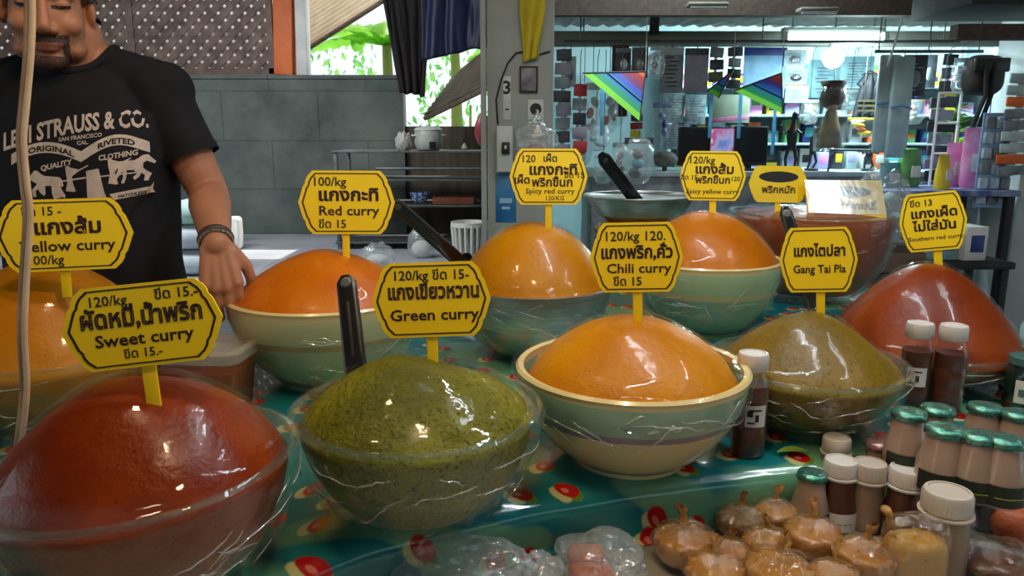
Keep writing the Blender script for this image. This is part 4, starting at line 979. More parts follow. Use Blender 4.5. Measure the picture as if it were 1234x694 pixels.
for s in (-1, 1): sh += capsule([(s*.05, .035, 1.40), (s*.165, .035, 1.352)], [.044, .055], 16)
# the arm that reaches to the bowl
SHO, ELB, WRI = Vector((.158, .03, 1.350)), Vector((.250, .022, 1.140)), Vector((.338, -.175, 1.052))
sh += capsule([SHO, SHO.lerp(ELB, .5), ELB, ELB.lerp(WRI, .30), ELB.lerp(WRI, .7), WRI], [.054, .049, .041, .043, .034, .027], 18)
def hand(wrist, d, nrm, s, curl, spread=.012, L=1.0):
    """d: direction of the knuckles from the wrist, nrm: out of the back of the hand, s: side of the thumb (+1: along d x nrm)"""
    d = Vector(d).normalized(); nrm = Vector(nrm); nrm = (nrm-d*nrm.dot(d)).normalized(); x = d.cross(nrm)*s
    o = []
    W = Vector(wrist)
    def pt(a, b_, c): return W+d*a*L+x*b_*L+nrm*c*L
    for b_, k in ((.030, .9), (.010, 1.0), (-.010, .98), (-.029, .88)):
        o += capsule([pt(.006, b_*.55, 0), pt(.085*k+.004, b_, .003)], [.0155, .0125], 12)
    fl = [(.031, .070, .0092), (.0105, .078, .0095), (-.0105, .073, .0090), (-.0305, .058, .0080)]
    for i, (b_, ln, r) in enumerate(fl):
        p = pt(.086*(.9, 1, .98, .88)[i], b_, .002); pts, rs = [p], [r*1.12]; ang = curl*.45+(.05*i)
        dirx = x*(b_*6*spread)
        for seg, (fr, add) in enumerate(((.45, 0), (.30, curl), (.25, curl*.7))):
            ang += add; v = (d*math.cos(ang)-nrm*math.sin(ang)+dirx).normalized(); p = p+v*ln*fr*L; pts.append(p); rs.append(r*(1-.06*(seg+1)))
        o += capsule(pts, rs, 12)
    tp = [pt(.018, .026, -.004), pt(.045, .048, -.014), pt(.070, .054, -.026), pt(.092, .050, -.040)]
    o += capsule(tp, [.0165, .0125, .0108, .0088], 12)
    return o
sh += hand(WRI, (.13, -.25, -.80), (.25, -.9, .30), -1, .42)
# the other arm hangs at his side
S2, E2, W2 = Vector((-.178, .03, 1.345)), Vector((-.245, .03, 1.085)), Vector((-.262, -.06, .865))
sh += capsule([S2, S2.lerp(E2, .5), E2, E2.lerp(W2, .30), E2.lerp(W2, .7), W2], [.054, .049, .041, .042, .033, .027], 18)
sh += hand(W2, (0, -.25, -1), (-1, 0, 0), 1, .30)
body = build('body', sh, SKIN, man, 179)
realize(body, [('REMESH', dict(mode='VOXEL', voxel_size=.0034)), ('SMOOTH', dict(factor=.5, iterations=5))])
body.data.materials.clear(); body.data.materials.append(SKIN)
# hair, brows, moustache, goatee, lips: thin shells lifted off the head itself
HI = HM.inverted()
HP = [(pol.index, HI @ pol.center) for pol in body.data.polygons if pol.center.z > 1.33]
def shell(name, test, off, mat, depth=.0, parent=None):
    me = body.data; keep = []; hp = {}
    for k_, c in HP:
        if abs(c.x) < .11 and -.14 < c.z < .16 and abs(c.y) < .14 and test(c): keep.append(k_)
    mp = {}; vs, fs = [], []
    for k in keep:
        f = []
        for i in me.polygons[k].vertices:
            if i not in mp:
                v = me.vertices[i]; mp[i] = len(vs); q = HI @ v.co
                vs.append(v.co+v.normal*(off*(1+.5*noise.noise(q*90))))
            f.append(mp[i])
        fs.append(tuple(f))
    if fs: return build(name, (vs, fs), mat, parent or man, 179)
nz = lambda c, s: noise.noise(c*s)
shell('hair', lambda c: (c.z > .070+.012*nz(c, 40) and c.y < -.02) or (c.z > -.02+.02*nz(c, 30) and c.y > .028) or (c.z > .02 and c.y > -.02 and abs(c.x) > .05) or (c.z > .07), .008, HAIR)
def goatee(c):
    if c.y > -.035: return False
    j = .45*nz(c, 420)
    mus = -.056 < c.z < -.040 and abs(c.x) < .040 and c.y < -.06
    side = -.100 < c.z < -.045 and .028 < abs(c.x) < .039
    chin = c.z < -.084 and abs(c.x) < .040 and c.z > -.125
    return (mus or side or chin) and j > -.22
shell('goatee', goatee, .0012, pm('goatee_hair', srgb(52, 36, 30), srgb(80, 54, 44), 80, .7))
[shell('brow', lambda c, s=s: c.x*s > 0 and c.y < -.04 and .014 < abs(c.x) < .056 and abs(c.z-(.046-.12*abs(abs(c.x)-.035))) < .0055 and nz(c, 200) > -.4, .0015, HAIR) for s in (-1, 1)]
shell('lips', lambda c: c.y < -.072 and abs(c.x) < .027 and -.077 < c.z < -.0545 and abs(c.z+.064) < .0125*(1-(c.x/.029)**2)**.5, .0004, pm('lip_skin', srgb(140, 82, 66), srgb(124, 70, 58), 40, .45))
[shell('lashes', lambda c, s=s: c.x*s > 0 and c.y < -.05 and .014 < abs(c.x) < .049 and abs(c.z-(.0135+.10*abs(abs(c.x)-.031))) < .0030, .0006, HAIR) for s in (-1, 1)]
e = HM @ Vector((-.090, .004, -.026)); build('earring', [ell(tuple(e), .0032, 12, 8)], M['steel'], man, 179)
# shirt
sh = [ell((0, .018, 1.25), (.176, .115, .17), 32, 20), ell((0, .03, 1.340), (.15, .085, .075), 28, 16)]
rg = []
for z, rx, ry, yo in ((.80, .178, .125, .015), (.86, .177, .128, .010), (.98, .175, .128, .006), (1.10, .176, .122, .008), (1.22, .183, .118, .014), (1.30, .178, .106, .022)):
    rg.append([Vector((rx*math.copysign(abs(math.cos(a))**.72, math.cos(a))*(1+.012*math.sin(7*a+z*9)), yo+ry*math.copysign(abs(math.sin(a))**.72, math.sin(a))*(1+.02*math.sin(5*a+z*14)), z)) for a in [2*PI*i/48 for i in range(48)]])
sh.append(loft(rg))
for s, A, Bn in ((1, SHO, ELB), (-1, S2, E2)):
    sh += capsule([(s*.05, .035, 1.395), (s*.17, .034, 1.352)], [.050, .062], 18)
    d = (Bn-A).normalized()
    sh.append(tube([A-d*.02, A+d*.05, A+d*.10, A+d*.150], [.062, .061, .060, .061], 24)); sh.append(ell(tuple(A), .063, 20, 14))
shirt = build('shirt', sh, SHIRT, man, 179)
realize(shirt, [('REMESH', dict(mode='VOXEL', voxel_size=.0055)), ('SMOOTH', dict(factor=.5, iterations=8))])
me = shirt.data; me.materials.clear(); me.materials.append(SHIRT)
for v in me.vertices:
    q = v.co; k = noise.noise(Vector((q.x*9+q.z*5, q.y*9, q.z*7)))
    f_ = .006*k*(1 if q.z < 1.3 else .5); v.co = q+v.normal*f_
bm = bmesh.new(); bm.from_mesh(me); NX, NY, NC = .077, .074, .020
dele = [f for f in bm.faces if f.calc_center_median().z > 1.30 and (f.calc_center_median().x/NX)**2+((f.calc_center_median().y-NC)/NY)**2 < 1]
tre = BVHTree.FromBMesh(bm)
ring = []
for k in range(64):
    a = 2*PI*k/64; h = tre.ray_cast(Vector((NX*math.cos(a), NC+NY*math.sin(a), 1.7)), Vector((0, 0, -1)))
    if h[0]: ring.append(h[0])
bmesh.ops.delete(bm, geom=dele, context='FACES'); bm.to_mesh(me); bm.free()
rs_ = []
for k in range(len(ring)): rs_.append(sum((ring[(k+j) % len(ring)] for j in range(-3, 4)), Vector())/7)
build('collar', [tube(rs_+rs_[:1], .0085, 10, cap=False, flat=1.0)], SHIRT, shirt, 179)
# hem ribs of the sleeves
for s, A, Bn in ((1, SHO, ELB), (-1, S2, E2)):
    d = (Bn-A).normalized(); build('sleeve_hem', [tube([A+d*.136, A+d*.153], [.0615, .0620], 32, cap=False)], SHIRT, shirt, 60)
# chest print, drawn flat in photo-sized units then laid onto the cloth
tre = BVHTree.FromPolygons([v.co.copy() for v in me.vertices], [tuple(p.vertices) for p in me.polygons])
K = 1/592.0
def lay(v2, off=.0012):
    """(u, v) in pixels right/down from the chest print's centre (96, 190) -> point on the shirt front"""
    u, v = v2; y = -.10
    for _ in range(3):
        q = at(u, v, BY+MS*y); x, z = (q.x-BX)/MS, q.z/MS
        h = tre.ray_cast(Vector((x, -.6, z)), Vector((0, 1, 0)))
        if h[0]: y = h[0].y
    return Vector((x, y-off, z))
def tilt(u, v): return u, v-(u-96)*.10
def chest_text(txt, size, u0, v0, arc=None, sx=1.0, bold=.03, mat=PRINT, off=.0012, rot=0.0, name='lettering'):
    v, f = text_shape(txt, size, bold, sx=sx); o = []
    for p in v:
        u_, w_ = u0+p.x, v0-p.z
        if arc: w_ += arc(u_)
        w_ += -(p.x)*rot
        o.append(lay((u_, w_), off))
    return build(name, (o, f), mat, shirt, 0)
def poly(pts, mat, off=.0010, name='print', tr=lambda u, v: (u, v)):
    bm = bmesh.new(); bm.faces.new([bm.verts.new((u, v, 0)) for u, v in pts]); bmesh.ops.triangulate(bm, faces=bm.faces[:])
    for _ in range(3):
        ed = [e for e in bm.edges if e.calc_length() > 5]
        if ed: bmesh.ops.subdivide_edges(bm, edges=ed, cuts=1)
    bmesh.ops.triangulate(bm, faces=bm.faces[:]); bm.verts.index_update()
    o = [lay(tr(p.co.x, p.co.y), off) for p in bm.verts]; f = [tuple(v.index for v in g.verts) for g in bm.faces]; bm.free()
    return o, f
chest_text('LEVI STRAUSS & CO.', 29, 90, 0, lambda u: 180-52*(u-8)/157+25*((u-8)/157)**2, .66, .030)
chest_text('SAN FRANCISCO', 7.0, 97, 166.5, lambda u: -(u-97)*.12+1, .98, .02); chest_text('CAL.', 6.5, 100, 174, None, 1.05, .03, rot=.1)
def banner():
    up, dn = [], []
    for i in range(13):
        u = 14+84*i/12; up.append((u, 184-15*math.sin(PI*(i/12)**.9*.92)+2)); 
    for i in range(1, 13):
        u = 104+71*i/12; up.append((u, 178-14*math.sin(PI*(i/12)*.93)-4*i/12))
    return up
up = banner(); bn = []
for (a, b_), (c, d) in zip(up, up[1:]):
    bn.append(poly([(a, b_), (c, d), (c, d+13), (a, b_+13)], PRINT))
build('banner', bn, PRINT, shirt, 0)
def arcu(u):
    import bisect
    for (a, b_), (c, d) in zip(up, up[1:]):
        if a <= u <= c: return b_+(d-b_)*(u-a)/(c-a+1e-9)
    return up[0][1] if u < up[0][0] else up[-1][1]
chest_text('ORIGINAL', 9.2, 62, 10.6, arcu, 1.30, .03, SHIRT, .0020, name='banner_lettering'); chest_text('RIVETED', 9.2, 140, 10.6, arcu, 1.25, .03, SHIRT, .0020, name='banner_lettering')
chest_text('QUALITY', 9.0, 68, 202, lambda u: -(u-68)*.22, 1.0, .035); chest_text('CLOTHING', 9.0, 142, 190, lambda u: -(u-142)*.16, 1.0, .035)
def horse(o, s, flip):
    h = [(0, 4), (3, 0), (8, 1), (12, 5), (17, 8), (28, 9), (38, 10), (42, 14), (44, 22), (42, 24), (40, 19), (39, 22), (43, 30), (47, 36), (46, 40), (43, 38), (37, 29), (33, 24), (32, 32), (35, 40), (31, 41), (28, 33), (27, 22), (18, 22), (14, 27), (19, 32), (17, 36), (11, 31), (9, 26), (5, 29), (6, 37), (2, 37), (0, 27), (7, 19), (7, 12), (4, 9), (-3, 13), (-5, 10)]
    return [(o[0]+(-x if flip else x)*s, o[1]+y*s) for x, y in h]
def person_(o, s, flip):
    h = [(0, -6), (3, -9), (6, -6), (5, -2), (8, 2), (18, -3), (30, -9), (31, -8), (18, -1), (9, 6), (10, 14), (14, 26), (11, 27), (7, 17), (4, 26), (1, 26), (3, 12), (1, 4)]
    return [(o[0]+(-x if flip else x)*s, o[1]+y*s) for x, y in h]
PR = [poly(horse((39, 205), .86, False), PRINT, tr=lambda u, v: (u, v-(u-60)*.02)), poly(horse((176, 186), .86, True), PRINT, tr=lambda u, v: (u, v)), poly(person_((79, 207), .9, False), PRINT), poly(person_((130, 198), .9, False), PRINT),
      poly([(104, 206), (119, 203), (126, 232), (132, 244), (122, 246), (113, 222), (114, 246), (106, 246)], PRINT), poly([(104, 213), (52, 221), (52, 222.5), (104, 215)], PRINT), poly([(120, 212), (165, 207), (165, 208.5), (120, 213.5)], PRINT)]
build('horse_print', PR, PRINT, shirt, 0)
build('scroll', [poly([(132, 234), (182, 224), (186, 219), (184, 231), (178, 233), (138, 241)], PRINT)], PRINT, shirt, 0)
chest_text('MATCHLESS', 5.2, 158, 236, lambda u: -(u-158)*.17, 1.1, .03, SHIRT, .0018, name='scroll_lettering')
# trousers and shoes, behind the table
sh = [ell((0, .02, .86), (.168, .118, .12), 28, 18)]
for s in (-1, 1): sh += capsule([(s*.085, .02, .84), (s*.095, .015, .48), (s*.10, .03, .09)], [.092, .068, .055], 18)
tr_ = build('trousers', sh, pm('dark_denim', srgb(34, 38, 52), srgb(44, 50, 66), 30, .85), man, 179)
realize(tr_, [('REMESH', dict(mode='VOXEL', voxel_size=.010)), ('SMOOTH', dict(factor=.5, iterations=4))])
for s in (-1, 1): build('shoe', [ell((s*.10, -.03, .045), (.046, .13, .045), 24, 14)], M['matblack'], man, 179)
# dark strap and chain watch on the wrist
WD = (WRI-ELB).normalized(); wq = WD.to_track_quat('Z', 'Y').to_matrix().to_4x4()
ring_ = [Vector((.0305*math.cos(a), .0295*math.sin(a), 0)) for a in [2*PI*i/32 for i in range(33)]]
br = build('bracelet', [xf(tube(ring_, .0042, 8, cap=False, flat=1.6), Matrix.Translation(WRI-WD*.018) @ wq)], pm('brown_leather', srgb(60, 40, 32), None, rough=.5), man, 60)
links = []
for i in range(22):
    a = 2*PI*i/22; c = Vector((.0315*math.cos(a), .0305*math.sin(a), 0)); links.append(xf(rbox(.008, .0036, .0085, .0012, tuple(c), (0, 0, a+PI/2)), Matrix.Translation(WRI-WD*.004) @ wq))
build('watch_chain', links, M['steel'], man, 40)

# ------------------------------------------------------------------ kitchen corner behind the bowls
RACK = pm('rack_steel', srgb(108, 112, 112), srgb(80, 84, 86), 8, .45, metal=.6)
c0, c1 = at(404, 182, 5.6), at(592, 182, 5.6)
rx0, rx1 = c0.x, c1.x+.02; yb, yf = 6.05, 5.6
levels = [at(400, 183, 5.6).z, at(400, 217, 5.6).z, at(400, 248, 5.6).z, at(400, 292, 5.6).z]
rk = thing('shelf_rack', 'grey metal shelf rack standing at the end of the block wall', 'shelf rack')
for x in (rx0, rx1):
    for y in (yf, yb): build('post', [rbox(.028, .028, levels[0]-.43, .003, (x, y, .43+(levels[0]-.43)/2))], RACK, rk)
for z in levels: build('shelf', [rbox(rx1-rx0+.05, yb-yf+.05, .016, .003, ((rx0+rx1)/2, (yf+yb)/2, z))], RACK, rk)
build('rail', [tube([(rx0+.3, yf-.03, levels[0]-.12), (rx1, yf-.03, levels[0]-.12)], .012, 8)], RACK, rk)
def onrack(px, lv, dy=.12): 
    q = at(px, 200, yf+dy); return q.x, yf+dy, levels[lv]+.009
x, y, z = onrack(517, 0)
t = thing('rice_cooker', 'white rice cooker on the top shelf of the metal rack', 'rice cooker', (x, y, z), (0, 0, .4))
build('pot_body', [lathe([(.075, 0), (.09, .01), (.103, .05), (.103, .135), (.098, .15), (0, .15)], 40)], pm('cooker_white', srgb(190, 196, 190), srgb(160, 170, 164), 16, .35), t, 50)
build('lid', [lathe([(.106, .146), (.108, .152), (.09, .168), (.02, .178), (.016, .19), (0, .192)], 40)], pm('cooker_lid', srgb(210, 214, 210), None, rough=.3), t, 50)
build('switch_plate', [rbox(.05, .012, .05, .004, (0, -.103, .04))], M['matblack'], t)
for s in (-1, 1): build('handle', [rbox(.03, .05, .014, .004, (s*.112, 0, .11))], M['white_paint'], t)
x, y, z = onrack(487, 0)
v, f = ell((0, 0, 0), 1, 28, 18); v = [Vector((p.x*.06, p.y*.06, (max(-.7, p.z)+.7)*.075))*(1+.25*noise.noise(p*3)) for p in v]
tag(build('crumpled_bag', (v, f), pm('white_bag', srgb(190, 190, 188), srgb(160, 164, 164), 12, .6), None, 30, loc=(x, y, z)), 'crumpled whitish bag beside the rice cooker on the rack', 'bag')
x, y, z = onrack(560, 0, .3); tag(build('garlic_bulb', [lathe([(.001, 0), (.02, .002), (.027, .018), (.014, .036), (.006, .05), (0, .052)], 24)], M['white_paint'], None, 179, loc=(x, y, z)), 'small white bulb near the end of the top rack shelf', 'garlic')
x, y, z = onrack(505, 2)
def bluewhite():
    m, nt, out = newmat('blue_white_glaze'); b = N(nt, 'ShaderNodeBsdfPrincipled'); wv = N(nt, 'ShaderNodeTexNoise', i_Scale=40.0); nt.links.new(coords(nt), wv.inputs['Vector'])
    nt.links.new(ramp(nt, wv.outputs['Fac'], [(.5, srgb(60, 100, 170)), (.56, srgb(190, 205, 220))]), b.inputs['Base Color']); b.inputs['Roughness'].default_value = .2; nt.links.new(b.outputs[0], out.inputs[0]); return m
tag(build('bowl', [lathe([(.035, 0), (.04, .004), (.07, .05), (.082, .085), (.078, .085), (.06, .045), (0, .012)], 40)], bluewhite(), None, 50, loc=(x, y, z)), 'blue and white patterned bowl on the third rack shelf', 'bowl')
x, y, z = onrack(547, 2)
tag(build('tray', [rbox(.30, .2, .012, .004, (0, 0, .006)), box(.30, .012, .05, (0, -.1, .028)), box(.30, .012, .05, (0, .1, .028)), box(.012, .2, .05, (-.15, 0, .028)), box(.012, .2, .05, (.15, 0, .028))], pm('brown_tray', srgb(126, 66, 38), srgb(102, 52, 30), 6, .5), None, 30, loc=(x, y, z)), 'brown wooden tray beside the patterned bowl on the rack', 'tray')
q = at(566, 302, 4.9)
t = thing('laundry_basket', 'pale slotted plastic basket behind the steel bowl', 'basket', (q.x, q.y, .43), (0, 0, 0))
hh = at(566, 267, 4.9).z-.43
build('rim', [lathe([(.115, hh-.03), (.12, hh-.03), (.122, hh), (.114, hh), (.115, hh-.03)], 40)], M['white_paint'], t, 50); build('base', [lathe([(0, 0), (.095, 0), (.098, .03), (0, .02)], 40)], M['white_paint'], t, 50)
for i in range(18):
    a = 2*PI*i/18; build('slat', [tube([(.096*math.cos(a), .096*math.sin(a), .01), (.116*math.cos(a), .116*math.sin(a), hh-.02)], .009, 6)], M['white_paint'], t)
q = at(582, 155, 4.3)
t = thing('hanging_balloon', 'pinkish red rounded pouch hanging beside the pale pillar', 'pouch', tuple(q))
build('pouch', [lathe([(.001, -.10), (.03, -.085), (.048, -.03), (.046, .02), (.028, .065), (.008, .095), (0, .1)], 28)], pm('red_rubber', srgb(170, 60, 66), srgb(146, 50, 58), 8, .4), t, 179)
build('string', [tube([(0, 0, .095), (.0, .01, .5), (0, .02, 2.70-q.z)], .003, 6)], M['matblack'], t)
def clearbag(px, py, Y, rx, h, label, zb=.43, seed=1, mat='poly', cat='plastic bag', col=None):
    q = at(px, py, Y); t = thing('plastic_bag', label, cat, (q.x, q.y, zb))
    v, f = ell((0, 0, 0), 1, 36, 22)
    v = [Vector((p.x*rx, p.y*rx*.7, (max(-.85, p.z)+.85)*h/1.85))*(1+.18*noise.noise(p*2.3+Vector((seed, 0, 0)))) for p in v]
    build('bag_film', (v, f), M[mat], t, 30); build('filling', [ell((0, 0, h*.3), (rx*.7, rx*.45, h*.27), 20, 12)], col or M['white_paint'], t, 60)
    return t
clearbag(508, 300, 5.2, .10, .22, 'clear bag slumped on the platform in front of the rack', seed=2)
clearbag(455, 305, 4.8, .11, .16, 'clear bag beside the Red curry sign stick on the platform', seed=4)
# white jugs and stacked bags beside the seller's arm
q = at(281, 291, 5.6)
t = thing('jerrycan', 'white plastic jug with a side handle by the block wall, beyond the hand', 'jug', (q.x, 5.6, .43), (0, 0, .1))
jw, jh = .135, at(283, 261, 5.6).z-.43
build('jug_body', [rbox(jw, .14, jh, .03, (0, 0, jh/2), None, 4)], M['white_paint'], t, 60)
build('handle', [tube([(jw*.30, -.075, jh*.25), (jw*.36, -.095, jh*.4), (jw*.36, -.095, jh*.65), (jw*.30, -.075, jh*.8)], .013, 10)], M['white_paint'], t, 60)
q = at(266, 240, 5.8)
tag(build('white_board', [rbox(.11, .03, at(266, 238, 5.85).z-.43, .004, (at(268, 250, 5.85).x, 5.85, .43+(at(266, 238, 5.85).z-.43)/2))], M['white_paint']), 'narrow white board standing behind the white jug', 'board')
for i, (zz, w_, lbl) in enumerate(((0, .30, 'lowest white sack of the stack beside the man'), (.16, .28, 'middle white sack of the stack beside the man'), (.31, .24, 'uppermost white sack of the stack beside the man, printed pale green'))):
    q = at(232, 280, 4.6)
    v, f = ell((0, 0, 0), 1, 32, 18)
    v = [Vector((math.copysign(abs(p.x)**.7, p.x)*w_/2, math.copysign(abs(p.y)**.7, p.y)*.15, .078+p.z*.078+(.004*noise.noise(p*5)))) for p in v]
    o = tag(build('sack', (v, f), pm('sack_weave', srgb(196, 206, 210), srgb(168, 182, 190) if i < 2 else srgb(150, 206, 190), 5, .6), None, 179, loc=(q.x+.01*i, 4.6, .43+zz)), lbl, 'sack', 'white sacks stacked beside the man')
# things fixed to the pale pillar (its front face stands at y = 3.19)
PF = 3.19
def onp(px, py): return at(px, py, PF)
t = thing('flag', 'yellow flag folded and tied on the pale pillar', 'flag')
a_, b_, c_, d_ = onp(630, -30), onp(655, -30), onp(627, 76), onp(652, 70)
def fl(u, v):
    p = a_.lerp(b_, u).lerp(c_.lerp(d_, u), v); wd = 1-.25*math.sin(PI*v)*0; return p+Vector((.02*math.sin(v*5)*(u-.5), -.02-.018*abs(math.sin(u*7+v*3)), -.03*(abs(u-.5)*2)**2*v*0))
o = build('flag_cloth', [grid(24, 30, fl)], pm('yellow_flag', srgb(206, 186, 40), srgb(176, 160, 34), 5, .8), t, 179); o.modifiers.new('thickness', 'SOLIDIFY').thickness = .003
build('pole', [tube([onp(638, 68)+Vector((0, -.012, 0)), onp(629, -60)+Vector((0, -.012, 0))], .006, 8)], M['dark_wood'], t)
def plate(name, label, cat, x0, y0, x1, y1, mat, th=.01, parts=()):
    a, b = onp(x0, y0), onp(x1, y1); c = (a+b)/2
    t = thing(name, label, cat, (c.x, PF-th/2-.0005, c.z)); w_, h_ = abs(b.x-a.x), abs(a.z-b.z)
    build('plate', [rbox(w_, th, h_, .002)], mat, t)
    return t, w_, h_
WHITEP = pm('white_plastic_card', srgb(206, 210, 206), srgb(188, 194, 192), 6, .45); BLUEP = pm('blue_poster', srgb(60, 140, 190), srgb(30, 100, 160), 5, .4)
t, w_, h_ = plate('picture', 'small framed picture on the pale pillar under the yellow flag', 'picture', 626, 80, 648, 112, M['dark_wood'], .016)
build('print', [rbox(w_*.8, .004, h_*.84, .001, (0, -.009, 0))], pm('portrait_print', srgb(150, 150, 160), srgb(90, 80, 90), 16, .5), t)
t, w_, h_ = plate('card_strip', 'narrow white card with a black numeral on the pale pillar', 'card', 606, 92, 616, 144, WHITEP, .004)
v, f = text_shape('3', h_*.42, .03); build('print', ([p+Vector((0, -.0022, h_*.10)) for p in v], f), M['matblack'], t, 0)
v, f = text_shape('-', h_*.25, .03); build('print', ([p+Vector((0, -.0022, -h_*.32)) for p in v], f), M['matblack'], t, 0)
t, w_, h_ = plate('no_smoking_sign', 'small white no smoking notice on the pale pillar', 'sign', 636, 120, 655, 158, WHITEP, .004)
R_ = w_*.36
build('ring', [([Vector((p.x, -.0022-p.z, p.y+h_*.2)) for p in lathe([(R_*.8, 0), (R_, 0), (R_, .0008), (R_*.8, .0008), (R_*.8, 0)], 32)[0]], lathe([(R_*.8, 0), (R_, 0), (R_, .0008), (R_*.8, .0008), (R_*.8, 0)], 32)[1]), box(R_*1.7, .001, R_*.22, (0, -.0026, h_*.2), (0, PI/4, 0))], M['matblack'], t, 0)
build('cigarette', [box(R_*1.1, .001, R_*.22, (0, -.0024, h_*.2))], M['matblack'], t, 0)
build('caption', [box(w_*.7, .001, h_*.05, (0, -.0024, -h_*(.16+.11*k))) for k in range(3)], M['ink2'], t, 0)
t, w_, h_ = plate('switch_box', 'pale electrical box with a dark breaker on the pale pillar', 'switch box', 599, 152, 618, 206, WHITEP, .07)
build('breaker', [rbox(w_*.5, .02, h_*.26, .003, (w_*.05, -.042, h_*.02))], M['matblack'], t); build('lever', [rbox(w_*.14, .02, h_*.08, .002, (w_*.05, -.056, h_*.04))], M['white_paint'], t)
t, w_, h_ = plate('poster', 'blue poster low on the pale pillar under the switch box', 'poster', 597, 209, 622, 268, BLUEP, .003)
build('print', [box(w_*.6, .001, h_*.10, (0, -.002, -h_*.05)), box(w_*.4, .001, h_*.06, (0, -.002, -h_*.2))], pm('pale_blue_ink', srgb(150, 200, 226), None), t, 0)
cb = [onp(x, y)+Vector((0, -.008, 0)) for x, y in ((663, 62), (650, 66), (634, 62), (622, 64), (612, 76), (604, 96), (598, 120), (600, 150))]
tag(build('black_cable', [tube(cb, .0035, 8)], M['matblack'], None, 179), 'thin black cable looping across the pale pillar down to the switch box', 'cable')
q = at(648, 170, 3.0)
t = thing('plastic_bag', 'clear inflated bag tied to the pale pillar above the Spicy red curry sign', 'plastic bag', (q.x, 3.10, q.z-.10))
v, f = ell((0, 0, 0), 1, 36, 24)
v = [Vector((p.x*.085*(1 if p.z < .3 else max(.15, 1-(p.z-.3)*1.25)), p.y*.05, (p.z+1)*.10))*(1+.16*noise.noise(p*2.6)) for p in v]
build('bag_film', (v, f), M['poly'], t, 30); build('filling', [ell((0, 0, .05), (.05, .03, .04), 20, 12)], pm('pink_filling', srgb(186, 140, 130), srgb(160, 110, 104), 20, .6), t, 60); build('tie', [tube([(0, 0, .19), (.004, .03, .22), (.0, .08, .225)], .004, 6)], M['white_paint'], t)

# ------------------------------------------------------------------ the shop of hanging goods
def cmat(rgb, rgb2=None, rough=.5, scale=14, name=None):
    key = 'goods_%d_%d_%d' % tuple(rgb)+('_%d_%d_%d' % tuple(rgb2) if rgb2 else '')
    return bpy.data.materials.get(key) or pm(key, srgb(rgb), srgb(rgb2) if rgb2 else None, scale, rough)
RAILS = {}
def rail(Y, x0, x1, zt, lbl):
    RAILS[Y] = zt
    t = thing('hanging_rail', lbl, 'rail', ((x0+x1)/2, Y, zt), group=None)
    build('rod', [tube([(-(x1-x0)/2, 0, 0), ((x1-x0)/2, 0, 0)], .009, 8)], M['dull_metal'], t)
    for s in (-.46, 0, .46): build('hanger', [tube([(s*(x1-x0), 0, 0), (s*(x1-x0), 0, 2.715-zt)], .004, 6)], M['dull_metal'], t)
rail(4.45, .3, 2.55, at(800, 50, 4.45).z, 'nearer steel rail of hanging goods under the shop eaves, next to the pillar')
rail(5.15, .3, 4.6, at(800, 55, 5.15).z, 'farther steel rail of hanging goods deep in the shop')
rail(4.30, 2.0, 2.60, at(1090, 62, 4.30).z, 'short steel rail holding the long grey tubes and dark packs')
def hung(name, label, cat, box_px, Y, make, group=None, rail_=True):
    x0, y0, x1, y1 = box_px; a, b_ = at(x0, y0, Y), at(x1, y1, Y)
    w_, h_ = b_.x-a.x, a.z-b_.z; c = Vector(((a.x+b_.x)/2, Y, a.z))
    t = thing(name, label, cat, tuple(c), (0, 0, rnd.uniform(-.12, .12)), group)
    make(t, w_, h_)
    ry = min(RAILS, key=lambda r: abs(r-Y)); L = RAILS[ry]-c.z
    if rail_ and L > .004: build('hook', [tube([(0, 0, -.012), (0, 0, L*.9), (0, (ry-Y), L+.010)], .0022, 6)], M['dull_metal'], t)
    return t
def card(face, bubble=None, header=None, marks=None):
    def mk(t, w_, h_):
        build('card', [rbox(w_, .006, h_, .002, (0, 0, -h_/2))], face, t)
        if header: build('header', [rbox(w_*1.01, .009, h_*.16, .002, (0, 0, -h_*.08))], header, t)
        if bubble:
            build('blister', [rbox(w_*.72, .03, h_*.5, .012, (0, -.015, -h_*.58), None, 3)], M['clear_plastic'], t, 60); build('goods', [ell((0, -.014, -h_*.58), (w_*.24, .010, h_*.2), 16, 10)], bubble, t, 60)
        if marks: build('print', [box(w_*(.3+.4*rnd.random()), .001, h_*.035, (w_*rnd.uniform(-.12, .12), -.0036, -h_*(.22+.09*k))) for k in range(8)], marks, t, 0)
    return mk
def polybag(fill, header=None, seed=1, k=.22, mat='poly'):
    def mk(t, w_, h_):
        v, f = ell((0, 0, 0), 1, 30, 24); o = []
        for p in v:
            q = Vector((math.copysign(abs(p.x)**.6, p.x), p.y, math.copysign(abs(p.z)**.7, p.z)))
            n_ = 1+k*noise.noise(p*2.6+Vector((seed, seed*.7, 0))); o.append(Vector((q.x*w_/2*n_, q.y*min(.05, w_*.35)*n_, -h_/2+q.z*h_/2)))
        build('bag_film', (o, f), M[mat], t, 30)
        r = random.Random(seed)
        for i in range(3): build('goods', [ell((w_*r.uniform(-.18, .18), 0, -h_*(.35+.2*i)), (w_*r.uniform(.15, .28), min(.025, w_*.2), h_*.11), 14, 8, (0, r.uniform(-.6, .6), 0))], fill[i % len(fill)], t, 60)
        if header: build('header', [rbox(w_*.96, .006, h_*.13, .002, (0, -.004, -h_*.06))], header, t)
    return mk
def strip(mats, n, film_=True, seed=1):
    def mk(t, w_, h_):
        r = random.Random(seed); build('strap', [rbox(w_*.22, .003, h_, .001, (0, .004, -h_/2))], M['white_paint'], t); s_ = h_/n
        for i in range(n): build('packet', [rbox(w_*r.uniform(.8, 1), .014, s_*.84, .004, (w_*r.uniform(-.05, .05), -.006-.003*(i % 2), -s_*(i+.5)), (r.uniform(-.1, .1), r.uniform(-.08, .08), 0))], mats[(i*7+seed) % len(mats)], t)
    return mk
